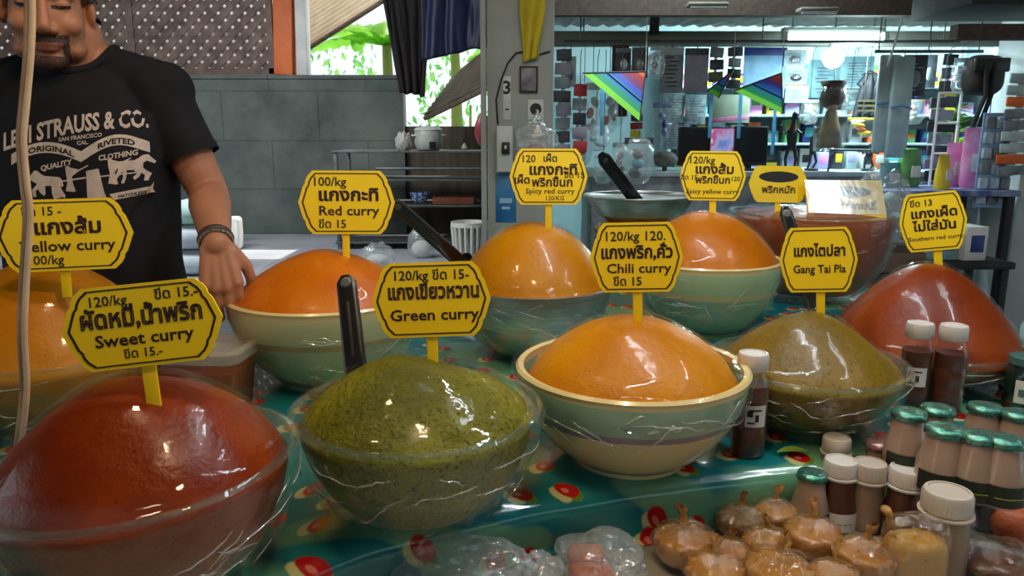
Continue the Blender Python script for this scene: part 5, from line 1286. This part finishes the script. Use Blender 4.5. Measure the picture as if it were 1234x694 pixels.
G = dict(grey=cmat((140, 150, 156), (96, 106, 116)), pale=cmat((190, 204, 208), (160, 178, 184)), dark=cmat((40, 42, 48), (64, 66, 74)), blue=cmat((60, 84, 140), (150, 160, 190), scale=30), mauve=cmat((150, 140, 156), (128, 122, 140)),
         red=cmat((170, 40, 44)), pink=cmat((226, 120, 180), (238, 170, 210)), green=cmat((70, 130, 70), (100, 160, 90)), teal=cmat((70, 150, 160), (110, 180, 190)), yellow=cmat((230, 200, 50)), olive=cmat((96, 90, 60), (70, 66, 46)), brown=cmat((86, 60, 48), (60, 42, 36)), orange=cmat((224, 110, 50)), black=M['matblack'], white=M['white_paint'], navy=cmat((40, 56, 130)), lilac=cmat((170, 160, 210)), tan=cmat((176, 156, 120)))
hung('clip_strip', 'clip strip of grey and black packets hanging beside the pale pillar', 'clip strip', (668, 58, 688, 205), 4.36, strip([G['grey'], G['dark'], G['mauve']], 9, seed=1))
hung('hanging_card', 'pale blue card hanging next to the grey and black clip strip', 'card pack', (682, 68, 694, 105), 4.38, card(G['pale'], G['blue']))
hung('clip_strip', 'clip strip of dull pink and dark packets below the pale blue card', 'clip strip', (690, 100, 706, 235), 4.33, strip([G['mauve'], G['dark'], G['grey'], G['red']], 8, seed=3))
hung('plastic_bag', 'clear bag with a red strap hanging under the left wing of the near kite', 'goods bag', (706, 100, 722, 165), 4.42, polybag([G['pale'], G['red'], G['pale']], G['white'], 2))
hung('plastic_bag', 'large crinkled silvery bag hanging above the black ladle', 'goods bag', (704, 148, 733, 182), 4.36, polybag([G['pale'], G['teal']], None, 4, .3), rail_=True)
hung('plastic_bag', 'clear bag of pale goods hanging below the middle of the near kite', 'goods bag', (724, 102, 744, 160), 4.48, polybag([G['white'], G['pale'], G['red']], G['red'], 5))
hung('hanging_card', 'dark card of goggles hanging above the near kite, by the brown post', 'card pack', (742, 58, 760, 92), 4.5, card(G['dark'], G['pale'], G['grey']))
hung('hanging_card', 'dark card of goggles hanging above the near kite, second from the brown post', 'card pack', (762, 57, 780, 94), 4.47, card(G['dark'], G['grey'], G['dark']))
hung('plastic_bag', 'clear bag of small dark parts beside the goggle cards', 'goods bag', (783, 56, 800, 96), 4.45, polybag([G['grey'], G['dark'], G['pale']], G['pale'], 7))
hung('hanging_card', 'grey card with line drawings of dark tools, largest of the top row', 'card pack', (797, 57, 822, 112), 4.52, card(G['grey'], None, G['pale'], G['dark']))
hung('hanging_card', 'mauve grey blank backed card hanging in the top row', 'card pack', (826, 58, 852, 111), 4.46, card(G['mauve'], None, G['dark']))
hung('clip_strip', 'dark clip strip of toys hanging beside the mauve grey card', 'clip strip', (855, 56, 870, 100), 4.5, strip([G['dark'], G['olive'], G['grey']], 3, seed=5))
hung('clip_strip', 'dark clip strip of toys hanging above the far kite', 'clip strip', (876, 56, 892, 108), 4.56, strip([G['dark'], G['grey'], G['black']], 4, seed=6))
hung('hanging_card', 'wide pale blue sheet hanging behind the far kite', 'card pack', (897, 57, 945, 118), 5.15, card(cmat((120, 170, 210), (150, 190, 220)), None, G['navy']))
hung('plastic_bag', 'blue and white patterned packet hanging beside the tip of the near kite', 'goods bag', (787, 124, 808, 170), 4.6, polybag([G['blue'], G['navy'], G['blue']], G['blue'], 9, mat='clear_plastic'))
hung('clip_strip', 'clip strip of red and yellow packets behind the near kite tip', 'clip strip', (760, 118, 774, 166), 4.62, strip([G['red'], G['yellow'], G['dark']], 5, seed=9))
hung('plastic_bag', 'dark net bag hanging above the steel basin', 'goods bag', (752, 166, 786, 222), 4.31, polybag([G['dark'], G['teal'], G['dark']], G['dark'], 11))
for i, (a_, b_) in enumerate(((945, 60), (946, 82), (947, 104))):
    hung('hanging_card', ('top', 'middle', 'lowest')[i]+' one of three white cards in a column beside the glowing lantern', 'card pack', (a_, b_, a_+26, b_+20), 5.15+.02*i, card(cmat((196, 214, 220), (176, 200, 210)), [G['grey'], G['dark'], None][i], None, G['grey']), 'column of white cards by the lantern')
hung('hanging_card', 'pale sheet of small pictures hanging behind the lantern', 'card pack', (976, 72, 1012, 118), 5.3, card(cmat((150, 196, 208), (120, 170, 186)), None, None, G['grey']))
hung('hanging_card', 'pale sheet of goods hanging between the lantern and the dark shirt', 'card pack', (1014, 68, 1050, 105), 5.3, card(cmat((156, 204, 214), (130, 180, 194)), None, None, G['grey']))
hung('hanging_card', 'dark blister card with rows of black bits near the dangling white rope', 'card pack', (1090, 66, 1113, 116), 4.30, card(G['dark'], G['grey'], None, G['grey']))
hung('hanging_card', 'greyish card hanging behind the dark blister card', 'card pack', (1112, 66, 1126, 106), 4.6, card(G['grey'], G['pale']))
hung('clip_strip', 'long dark clip strip of small blisters hanging by the white frame', 'clip strip', (1118, 116, 1142, 232), 4.35, strip([G['dark'], G['grey'], G['black'], G['mauve']], 8, seed=12))
hung('clip_strip', 'short dark clip strip hanging behind the white frame', 'clip strip', (1136, 64, 1150, 112), 4.75, strip([G['dark'], G['black']], 3, seed=13))
hung('clip_strip', 'clip strip of silver grey blisters down the white column', 'clip strip', (1214, 88, 1236, 212), 3.80, strip([G['grey'], G['pale'], G['grey'], G['orange'], G['pale']], 9, seed=14), rail_=False)
def bluecards(t, w_, h_):
    build('card', [rbox(w_, .006, h_, .002, (0, 0, -h_/2))], cmat((156, 186, 214), (130, 166, 200)), t)
    for i in range(3):
        for j in range(6): build('blister', [rbox(w_*.27, .02, h_*.12, .006, (w_*(-.32+.32*i), -.010, -h_*(.10+.16*j)))], cmat((150, 176, 200), (190, 210, 226), .2) if (i+j) % 3 else G['grey'], t, 60)
hung('blister_sheet', 'blue sheet of square blisters hanging in front of the white column', 'blister sheet', (1184, 136, 1214, 250), 3.85, bluecards, rail_=False)
for i, (x0, y0, x1, y1, Y, k, lbl) in enumerate((
    (672, 120, 688, 170, 4.9, 0, 'pale clear bag hanging behind the grey and black clip strip'), (694, 150, 712, 200, 4.95, 1, 'clear bag of dark goods hanging low behind the pink and dark strip'),
    (735, 110, 752, 152, 4.95, 2, 'clear bag of teal goods hanging behind the near kite wing'), (738, 172, 756, 215, 4.36, 1, 'narrow clear bag of dark goods beside the dark net bag'),
    (806, 116, 820, 150, 5.05, 0, 'pale clear bag hanging between the patterned packet and the sketches'), (716, 186, 738, 222, 4.30, 2, 'clear bag of teal goods hanging low beside the ladle handle'),
    (965, 120, 985, 150, 5.2, 0, 'pale clear bag hanging left of the doll over the small toy'), (1016, 108, 1034, 138, 5.2, 2, 'clear bag of teal goods hanging between the doll and the dark shirt'),
    (1150, 70, 1164, 112, 4.6, 1, 'clear bag of dark goods hanging behind the black shoulder bag'), (1092, 120, 1112, 150, 4.7, 3, 'clear bag of orange goods hanging under the dark blister card'))):
    hung('plastic_bag', lbl, 'goods bag', (x0, y0, x1, y1), Y, polybag([[G['pale'], G['white'], G['grey']], [G['dark'], G['grey'], G['black']], [G['teal'], G['pale'], G['teal']], [G['orange'], G['pale'], G['tan']]][k], [G['white'], G['grey'], G['pale'], G['tan']][k], 30+i))
# two long grey tubes, dark shirts, black waxy bag, doll, lantern
def longtube(t, w_, h_):
    build('sleeve', [rbox(w_, .03, h_, .012, (0, 0, -h_/2))], cmat((164, 184, 182), (144, 166, 166)), t, 60)
    build('tie', [tube([(-w_*.5, -.017, -h_*.5), (0, -.020, -h_*.48), (w_*.5, -.017, -h_*.51)], .006, 6)], cmat((90, 130, 180)), t)
hung('long_sleeve_pack', 'tall grey wrapped pack hanging next to the dangling white rope', 'long pack', (1061, 66, 1075, 184), 4.30, longtube, 'tall grey packs')
hung('long_sleeve_pack', 'tall grey wrapped pack hanging beside the dark blister card', 'long pack', (1077, 68, 1091, 190), 4.27, longtube, 'tall grey packs')
def shirt_(t, w_, h_):
    def fn(u, v):
        ww = w_*(.62+.38*v) if v > .25 else w_*(.35+.65*min(1, v/.25)); return ((u-.5)*ww, -.02*abs(math.sin(u*9))-.012*math.sin(v*5), -h_*v)
    o = build('cloth', [grid(20, 16, fn)], G['dark'], t, 179); o.modifiers.new('thickness', 'SOLIDIFY').thickness = .005
    build('stripe_panel', [box(w_*.9, .004, h_*.05, (0, -.034, -h_*(.62+.11*k))) for k in range(3)], G['olive'], t, 0)
    build('coat_hanger', [tube([(-w_*.3, 0, -.012), (0, 0, .015), (w_*.3, 0, -.012)], .005, 6)], M['dull_metal'], t)
hung('hanging_shirt', 'dark shirt with olive stripes hanging between the lantern and the tall grey packs', 'shirt', (1032, 88, 1060, 142), 5.0, shirt_)
def blackbag(t, w_, h_):
    v, f = ell((0, 0, 0), 1, 40, 24); o = [Vector((math.copysign(abs(p.x)**.55, p.x)*w_/2, p.y*.06, -h_*.5+math.copysign(abs(p.z)**.55, p.z)*h_/2))*1.0 for p in v]
    o = [q*(1+.06*noise.noise(q*14)) for q in o]; build('bag_body', (o, f), cmat((54, 50, 42), (38, 36, 32), .6), t, 179)
    build('flap', [rbox(w_*.92, .02, h_*.34, .008, (0, -.055, -h_*.26))], cmat((46, 43, 38)), t, 60); build('strap', [tube([(-w_*.18, -.06, -h_*.2), (-w_*.14, -.075, -h*.0-h_*1.0), (-w_*.3, -.05, -h_*1.75)], .012, 8), tube([(w_*.05, -.06, -h_*.2), (.0, -.075, -h_*1.0), (-w_*.12, -.05, -h_*1.75)], .012, 8)], M['matblack'], t)
h = 0
hung('shoulder_bag', 'black shoulder bag with a dangling strap hanging by the white column', 'bag', (1164, 66, 1206, 116), 4.0, blackbag, rail_=False)
def doll(t, w_, h_):
    build('head', [ell((0, 0, -h_*.30), (w_*.30, w_*.28, w_*.34), 20, 14)], cmat((176, 132, 110)), t, 179); build('hair', [ell((0, .006, -h_*.24), (w_*.44, w_*.38, w_*.46), 20, 14), tube([(0, 0, -h_*.2), (0, 0, -h_*.02)], [w_*.2, w_*.5], 14)], G['brown'], t, 179)
    build('dress', [lathe([(w_*.48, -h_*.95), (w_*.36, -h_*.7), (w_*.2, -h_*.45), (w_*.12, -h_*.40)], 24)], cmat((150, 130, 90), (110, 100, 80)), t, 179); build('wrapper', [lathe([(w_*.55, -h_*1.0), (w_*.6, -h_*.6), (w_*.5, -h_*.1)], 24)], M['clear_plastic'], t, 179)
hung('doll', 'brown haired doll in clear wrapping hanging below the lantern', 'doll', (989, 96, 1014, 182), 4.45, doll)
q = at(1004, 68, 4.76)
t = thing('lantern', 'glowing white lantern bulb under the fluorescent lamp', 'lamp', tuple(q))
build('bulb', [lathe([(.001, -.075), (.04, -.06), (.065, -.02), (.062, .012), (.03, .04), (.022, .05), (0, .05)], 32)], emit('bulb_glow', (.80, .97, 1, 1), 4.0), t, 179); build('socket', [lathe([(.024, .045), (.026, .05), (.024, .085), (.006, .095), (0, .095)], 20)], WHITEP, t, 50)
build('flex', [tube([(0, 0, .09), (0, 0, 2.7-q.z)], .004, 6)], M['matblack'], t)
a_, b_ = at(944, 45, 4.58), at(1068, 45, 4.58)
t = thing('fluorescent_lamp', 'lit fluorescent tube lamp hanging in the shop under the grey beam', 'lamp', tuple((a_+b_)/2)); L = b_.x-a_.x
build('tube', [tube([(-L*.48, 0, 0), (L*.48, 0, 0)], .021, 16)], emit('tube_glow', (.72, 1, .97, 1), 9.0), t, 179); build('housing', [rbox(L*1.0, .05, .035, .006, (0, .03, .04))], WHITEP, t)
for s in (-1, 1): build('end_cap', [rbox(.03, .05, .055, .004, (s*L*.49, 0, .004))], WHITEP, t); build('chain', [tube([(s*L*.4, .03, .05), (s*L*.4, .03, 2.70-a_.z)], .0025, 6)], M['dull_metal'], t)
# kites
def kite(label, P, Y, bands, lines):
    """P: pixel corners; nose, left wing tip, right wing tip, keel"""
    nose, lw_, rw_ = [at(x, y, Y+dy) for x, y, dy in P]
    t = thing('kite', label, 'kite', tuple(nose), group='rainbow kites hung in the shop')
    n = len(bands); A, B_, C_ = Vector((0, 0, 0)), lw_-nose, rw_-nose
    for i in range(n):
        u0, u1 = i/n, (i+1)/n
        q = [A.lerp(B_, u0), A.lerp(B_, u1), A.lerp(C_, u1), A.lerp(C_, u0)]
        m_ = (q[0]+q[2])/2; bow = Vector((0, -.03*math.sin(PI*(i+.5)/n), 0))
        v = [p for p in q]+[p+Vector((0, .003, 0)) for p in q]
        build('panel', (v, [(0, 1, 2, 3), (7, 6, 5, 4), (0, 4, 5, 1), (1, 5, 6, 2), (2, 6, 7, 3), (3, 7, 4, 0)]), bands[i], t, 0)
    build('spar', [tube([A, B_], .004, 6), tube([A, C_], .004, 6), tube([B_*.62, C_*.62], .004, 6)], M['matblack'], t)
    build('hanging_thread', [tube([A, (0, .02, 2.715-nose.z)], .0015, 5)], M['white_paint'], t)
    for s_ in lines: p = B_.lerp(C_, s_); build('tail', [rbox(.02, .002, .24, .0005, (p.x, p.y, p.z-.12))], cmat((70, 160, 220), (120, 200, 230)), t)
K1 = [cmat((206, 92, 44)), cmat((150, 42, 40)), cmat((120, 50, 96)), cmat((64, 90, 180)), cmat((50, 130, 190)), cmat((50, 150, 110)), cmat((130, 210, 60))]
kite('near rainbow kite hanging behind the Spicy red curry sign, next to the pillar', [(778, 86, 0), (702, 88, -.06), (771, 146, -.1)], 4.2, K1, (.35,))
K2 = [cmat((224, 110, 60)), cmat((214, 80, 80)), cmat((110, 80, 180)), cmat((50, 110, 210)), cmat((40, 140, 180)), cmat((40, 150, 100)), cmat((120, 210, 70))]
kite('far rainbow kite with blue tails hanging over the black monitors', [(942, 88, 0), (884, 109, -.05), (943, 137, -.05)], 4.3, K2, (.15, .85))
kite('small rainbow kite half folded beside the far one', [(884, 84, 0), (852, 110, -.04), (866, 118, -.04)], 4.35, K2, (.4,))
# the long display counter with monitors, toys and packets
zc = at(850, 206, 4.5).z
ct = thing('display_counter', 'long pale display counter of the shop behind the orange mounds', 'counter')
build('top', [rbox(2.35, .62, .03, .004, (1.62, 4.72, zc-.015))], G['pale'], ct)
build('front_panel', [rbox(2.3, .03, zc-.03, .004, (1.62, 4.44, (zc-.03)/2))], G['grey'], ct)
for s in (.48, 2.76): build('side_panel', [rbox(.03, .56, zc-.03, .004, (s, 4.73, (zc-.03)/2))], G['grey'], ct)
def monitor(label, x0, y0, x1, y1, Y, lit=False):
    a, b = at(x0, y0, Y), at(x1, y1, Y); w_, h_ = b.x-a.x, a.z-zc
    t = thing('monitor', label, 'monitor', ((a.x+b.x)/2, Y, zc), group='monitors on the shop counter')
    build('casing', [rbox(w_, .04, h_-.03, .006, (0, 0, .03+(h_-.03)/2))], M['matblack'], t)
    build('screen', [box(w_*.92, .002, (h_-.03)*.88, (0, -.0205, .03+(h_-.03)*.52))], M['black'] if not lit else lit, t, 0); build('stand', [rbox(w_*.5, .12, .012, .003, (0, .01, .006)), rbox(.03, .03, .05, .003, (0, .02, .03))], M['matblack'], t)
monitor('black monitor behind the Spicy yellow curry sign, next to the grey brush', 818, 153, 854, 206, 4.55)
monitor('black monitor between the bright picture and the toys', 886, 152, 922, 206, 4.55)
sm, nt, out = newmat('lit_picture'); e_ = N(nt, 'ShaderNodeEmission'); n_ = N(nt, 'ShaderNodeTexNoise', i_Scale=9.0); nt.links.new(coords(nt), n_.inputs['Vector']); nt.links.new(ramp(nt, n_.outputs['Fac'], [(.35, srgb(120, 150, 230)), (.5, srgb(190, 190, 240)), (.6, srgb(210, 90, 160)), (.66, srgb(230, 230, 250))]), e_.inputs[0]); e_.inputs[1].default_value = .55; nt.links.new(e_.outputs[0], out.inputs[0])
monitor('lit monitor with a lilac and blue picture between two black ones', 853, 153, 888, 206, 4.66, sm)
q = at(804, 205, 4.42)
t = thing('brush', 'round grey dusting brush standing on the counter by the black monitor', 'brush', (q.x, 4.5, zc))
hb = at(804, 183, 4.5).z-zc
v, f = ell((0, 0, hb*.62), (.075, .06, hb*.42), 44, 30); v = [Vector((0, 0, hb*.62))+(p-Vector((0, 0, hb*.62)))*(1+.06*noise.noise(p*160)) for p in v]
build('bristle_head', (v, f), cmat((124, 122, 118), (96, 96, 96), .9, 60), t, 179); build('handle', [tube([(0, 0, 0), (0, 0, hb*.4)], .014, 10)], M['dark_wood'], t)
q = at(878, 132, 4.7); 
hung('hanging_card', 'pale green board with a pink lower edge hanging under the small kite', 'board', (858, 114, 902, 148), 4.75, lambda t, w_, h_: (build('board', [rbox(w_, .008, h_, .002, (0, 0, -h_/2))], cmat((176, 200, 170), (200, 214, 196)), t), build('pink_edge', [rbox(w_, .010, h_*.16, .002, (0, -.001, -h_*.86), (0, -.1, 0))], G['pink'], t)))
for i, (x0, y0, x1, y1, lbl) in enumerate(((800, 112, 824, 148, 'line drawing sheet hanging under the grey tool card'), (800, 150, 824, 180, 'line drawing sheet hanging lowest above the grey brush'), (826, 114, 850, 150, 'pale sheet of sketches hanging over the first black monitor'))):
    hung('hanging_card', lbl, 'sheet', (x0, y0, x1, y1), 4.85, card(cmat((176, 196, 200), (120, 140, 150), .5, 26), None, None, G['grey']))
# black toy figures standing on the counter
def toyfig(label, px, w_, top, Y, seed, mat=None):
    q = at(px, 200, Y); h_ = at(px, top, Y).z-zc; r = random.Random(seed); m_ = mat or M['matblack']
    t = thing('toy_figure', label, 'toy', (q.x, Y, zc), (0, 0, r.uniform(-.4, .4)))
    build('body', [ell((0, 0, h_*.55), (w_*.2, w_*.16, h_*.2), 18, 12), tube([(0, 0, h_*.7), (w_*.04, 0, h_*.86)], [w_*.12, w_*.07], 12)], m_, t, 60); build('head', [ell((w_*.05, 0, h_*.92), (w_*.11, w_*.1, h_*.08), 16, 10), tube([(0, -.02, h_*.97), (w_*.2, -.02, h_*.93)], [w_*.06, w_*.03], 8)], m_, t, 60)
    for s in (-1, 1): build('leg', capsule([(s*w_*.1, 0, h_*.42), (s*w_*.2, -.01, h_*.2), (s*w_*.16, .01, .015)], [w_*.08, w_*.06, w_*.05], 10), m_, t, 60); build('arm', capsule([(s*w_*.18, 0, h_*.68), (s*w_*.38, -.03, h_*.62), (s*w_*.46, -.04, h_*.76)], [w_*.06, w_*.05, w_*.04], 10), m_, t, 60)
    build('stand', [lathe([(w_*.34, 0), (w_*.34, .012), (0, .016)], 24)], m_, t, 50)
toyfig('black toy figure with raised arms standing on the counter beside the second monitor', 952, .15, 134, 4.52, 1)
toyfig('smaller dark toy figure standing beside the doll', 978, .12, 152, 4.55, 2, G['dark'])
toyfig('dark striding toy figure under the yellow goods bag', 1046, .11, 172, 4.5, 3, G['dark'])
PK = [G['teal'], G['pale'], G['yellow'], G['green'], G['white'], G['lilac'], G['navy'], G['orange'], G['dark'], G['pink']]
PN = ['teal', 'pale grey', 'yellow', 'green', 'white', 'lilac', 'navy', 'orange', 'dark', 'pink']
ORD = ['first', 'second', 'third', 'fourth', 'fifth', 'sixth', 'seventh', 'eighth', 'ninth', 'tenth', 'eleventh', 'twelfth']
def packet_row(x0, x1, y, z, n, seed, where, hmin, hmax, group, name='goods_box'):
    r = random.Random(seed); w_ = (x1-x0)/n
    for i in range(n):
        k = (i*3+seed) % len(PK); h_ = r.uniform(hmin, hmax); ww = w_*r.uniform(.68, .86)
        t = thing(name, f'{PN[k]} box, {ORD[i]} along from the pillar side {where}', 'box', (x0+w_*(i+.5), y+r.uniform(-.02, .02), z), (0, 0, r.uniform(-.15, .15)), group)
        build('carton', [rbox(ww, .09, h_, .004, (0, 0, h_/2))], PK[k], t); build('printed_panel', [rbox(ww*.7, .002, h_*r.uniform(.3, .5), .0005, (0, -.0455, h_*.55))], PK[(k+4) % len(PK)], t)
# shelves against the shop's rear wall
xs0, xs1 = 1.35, 5.4
sh_ = thing('wall_shelving', 'long pale wall shelving of boxed goods at the rear of the shop', 'shelving')
zl = [at(1000, p, 6.6).z for p in (206, 172, 138, 104)]
for z in zl: build('shelf', [rbox(xs1-xs0, .36, .022, .003, ((xs0+xs1)/2, 6.70, z-.011))], G['pale'], sh_)
for x in (xs0, 2.7, 4.05, xs1): build('upright', [rbox(.03, .36, 2.05, .003, (x, 6.71, 1.025))], G['pale'], sh_)
for i, (z, lbl) in enumerate(zip(zl, ('on the lowest wall shelf', 'on the second wall shelf', 'on the third wall shelf', 'on the top wall shelf'))):
    packet_row(xs0+.05, 2.66, 6.66, z, 8, 3+i*2, lbl+', first bay', .09, .20, 'boxed goods on the wall shelving'); packet_row(2.75, 4.0, 6.66, z, 8, 8+i*3, lbl+', middle bay', .09, .20, 'boxed goods on the wall shelving'); packet_row(4.1, xs1-.05, 6.66, z, 8, 14+i, lbl+', last bay', .09, .20, 'boxed goods on the wall shelving')
packet_row(1.9, 2.72, 4.78, zc, 9, 5, 'at the back of the counter', .06, .13, 'small boxes at the back of the counter')
hung('plastic_bag', 'yellow and orange goods bag hanging over the striding toy figure', 'goods bag', (1020, 142, 1056, 166), 4.62, polybag([G['yellow'], G['orange'], G['yellow']], G['yellow'], 21, mat='clear_plastic'))
a_, b_ = at(1000, 181, 4.36), at(1076, 181, 4.36)
t = thing('display_rod', 'thin metal rod with a ball end in front of the striding toy', 'rod', tuple((a_+b_)/2)); L = b_.x-a_.x
build('rod', [tube([(-L/2, 0, 0), (L/2, 0, 0)], .007, 8)], M['dull_metal'], t); build('ball_end', [ell((L/2, 0, 0), .014, 14, 10)], M['matblack'], t); build('bracket', [tube([(-L*.4, 0, 0), (-L*.4, .06, -.05), (-L*.4, .09, zc-a_.z)], .006, 6)], M['dull_metal'], t)
# low table of goods before the white column: boxes, pink bags, white frame, magenta bag
zt = at(1130, 226, 4.0).z
tt = thing('goods_table', 'table of packaged goods in front of the white column', 'table')
build('tabletop', [rbox(.92, .46, .03, .004, (2.10, 4.0, zt-.015))], cmat((60, 76, 150), (150, 160, 190)), tt)
for lx, ly in ((1.68, 3.80), (2.52, 3.80), (1.68, 4.20), (2.52, 4.20)): build('leg', [rbox(.04, .04, zt-.03, .004, (lx, ly, (zt-.03)/2))], M['matblack'], tt)
def pinkbag(label, px, py, Y, w_, h_, mat, seed):
    q = at(px, py, Y); t = thing('goods_pouch', label, 'pouch', (q.x, Y, zt), (0, 0, .1*seed), 'standing pouches on the goods table')
    r = [[Vector((math.cos(a)*w_/2*k, math.sin(a)*.035*k2, z)) for a in [2*PI*i/28 for i in range(28)]] for z, k, k2 in ((0, .85, .9), (h_*.08, 1, 1.1), (h_*.5, 1.02, .9), (h_*.85, 1.0, .35), (h_, 1.02, .06))]
    build('pouch_body', [loft(r)], mat, t, 60); build('printed_panel', [rbox(w_*.5, .003, h_*.3, .001, (0, -.036, h_*.42))], G['white'], t)
pinkbag('bright pink pouch standing behind the blue blister sheet', 1172, 200, 4.0, .13, at(1172, 154, 4.0).z-zt, G['pink'], 1)
pinkbag('paler pink pouch with a blue patch standing beside the long dark clip strip', 1150, 200, 4.08, .11, at(1150, 172, 4.08).z-zt, cmat((232, 160, 206), (214, 130, 190)), 2)
pinkbag('green pouch standing left of the long dark clip strip', 1098, 200, 4.05, .12, at(1098, 180, 4.05).z-zt, G['green'], 3)
pinkbag('yellow and blue pouch standing low before the pink ones', 1136, 210, 3.86, .08, at(1136, 186, 3.86).z-zt, G['yellow'], 4)
pinkbag('teal crinkled pouch lying by the laminated sign', 1072, 210, 4.02, .16, at(1072, 196, 4.02).z-zt, G['teal'], 5)
t = thing('wire_frame', 'white wire display frame behind the long dark clip strip', 'frame', (at(1140, 160, 4.18).x, 4.18, zt)); hf = at(1140, 112, 4.18).z-zt
for s in (-1, 1): build('upright', [tube([(s*.06, 0, 0), (s*.06, 0, hf)], .007, 8)], M['white_paint'], t)
for k in (.35, .68, 1.0): build('crossbar', [tube([(-.06, 0, hf*k), (.06, 0, hf*k)], .006, 8)], M['white_paint'], t)
q = at(1155, 140, 5.3)
t = thing('artificial_plant', 'bright green leafy plant behind the black strap', 'plant', (q.x, 5.3, 0)); zz = at(1155, 155, 5.3).z
build('pot', [lathe([(.09, 0), (.10, .004), (.13, .24), (.12, .24), (.09, .02), (0, .02)], 28)], G['white'], t, 50); build('stem', [tube([(0, 0, .1), (.01, 0, zz)], .012, 8)], M['stem'], t)
r = random.Random(5); lv = []
for k in range(70):
    a = r.uniform(0, 6.28); zz_ = zz+r.uniform(-.12, .24); d = Vector((math.cos(a), math.sin(a), r.uniform(-.2, .5))).normalized(); s_ = Vector((-math.sin(a), math.cos(a), 0)); o0 = Vector((0, 0, zz_-.08))
    lv.append(([o0, o0+d*.06+s_*.022, o0+d*.13, o0+d*.06-s_*.022], [(0, 1, 2, 3)]))
build('foliage', lv, M['leaf'], t, 0)
# magenta goods in a big crumpled bag, boxes and cartons right behind the far basin
q = at(1062, 300, 3.05)
cr = thing('crate_stand', 'brown crate stand behind the far basin carrying the big crumpled bag', 'crate', (q.x-.02, 3.18, 0))
zk = at(1062, 292, 3.1).z
build('crate_body', [rbox(.36, .34, zk, .008, (0, 0, zk/2))], M['brown_board'], cr); build('slat_front', [rbox(.36, .012, .08, .003, (0, -.178, zk-.07-.13*k)) for k in range(3)], M['beam'], cr)
t = thing('plastic_bag', 'big crumpled clear bag of magenta and dark goods behind the far basin', 'plastic bag', (q.x, 3.12, zk))
v, f = ell((0, 0, 0), 1, 48, 30); hb = at(1062, 208, 3.1).z-zk
v = [Vector((p.x*.15, p.y*.10, (max(-.8, p.z)+.8)*hb/1.8))*(1+.2*noise.noise(p*2.2)+.07*noise.noise(p*6)) for p in v]
build('bag_film', (v, f), M['poly'], t, 25)
for i, (dx, dzz, m_) in enumerate(((-.05, .05, G['dark']), (.04, .08, cmat((150, 40, 90))), (-.02, .14, cmat((150, 40, 90))), (.06, .16, G['pale']), (-.06, .16, G['olive']))): build('goods', [rbox(.09, .06, .05, .012, (dx, 0, dzz), (.1*i, .3*i, .2), 3)], m_, t, 60)
def carton(label, px, py, Y, w_, h_, mat, mat2, z0):
    q = at(px, py, Y); t = thing('carton', label, 'carton', (q.x, Y, z0), (0, 0, rnd.uniform(-.1, .1)), 'cartons behind the tall red brown peak')
    build('box_body', [rbox(w_, .13, h_, .003, (0, 0, h_/2))], mat, t); build('printed_panel', [rbox(w_*.6, .002, h_*.5, .0005, (w_*.05, -.0655, h_*.5))], mat2, t)
lt_ = thing('stool', 'low dark stool behind the tall red brown peak', 'stool', (at(1150, 300, 3.2).x+.02, 3.25, 0)); zs = at(1150, 312, 3.2).z
build('seat', [rbox(.38, .30, .03, .006, (0, 0, zs-.015))], M['matblack'], lt_)
for sx, sy in ((-.16, -.12), (.16, -.12), (-.16, .12), (.16, .12)): build('leg', [rbox(.03, .03, zs-.03, .003, (sx, sy, (zs-.03)/2))], M['matblack'], lt_)
carton('white and blue printed carton on the dark stool, under the tilted sign edge', 1163, 300, 3.22, .10, at(1163, 272, 3.2).z-zs, G['white'], G['navy'], zs)
carton('pale teal carton on the dark stool behind the tilted sign', 1128, 300, 3.24, .12, at(1128, 268, 3.2).z-zs, cmat((150, 186, 190), (120, 160, 166)), G['grey'], zs)
wc_ = [(1095, -40), (1088, 20), (1079, 50), (1074, 66)]
cw = [at(x, y, 4.26) for x, y in wc_]
tag(build('rope', [tube([Vector((cw[0].x+.05, 4.26, 2.71))]+cw+[cw[-1]+Vector((-.01, .01, -.06))], .006, 8)], M['white_paint'], None, 179), 'white rope dangling from the eaves onto the tall grey packs', 'rope')
for i, (x0, x1, y_, lbl) in enumerate(((828, 876, 6, 'dim unlit lamp under the brown fascia above the mauve card'), (962, 1008, 12, 'dim unlit lamp under the brown fascia above the fluorescent tube'))):
    a_, b_ = at(x0, y_, 4.1), at(x1, y_, 4.1)
    t = thing('ceiling_lamp', lbl, 'lamp', tuple((a_+b_)/2)); L = b_.x-a_.x; build('tray', [rbox(L, .08, .018, .004)], M['grey_beam'], t); build('tube', [tube([(-L*.45, -.03, -.016), (L*.45, -.03, -.016)], .009, 10)], WHITEP, t)
    build('arm', [tube([(0, 0, .0), (0, .06, .02)], .006, 6)], M['dull_metal'], t)
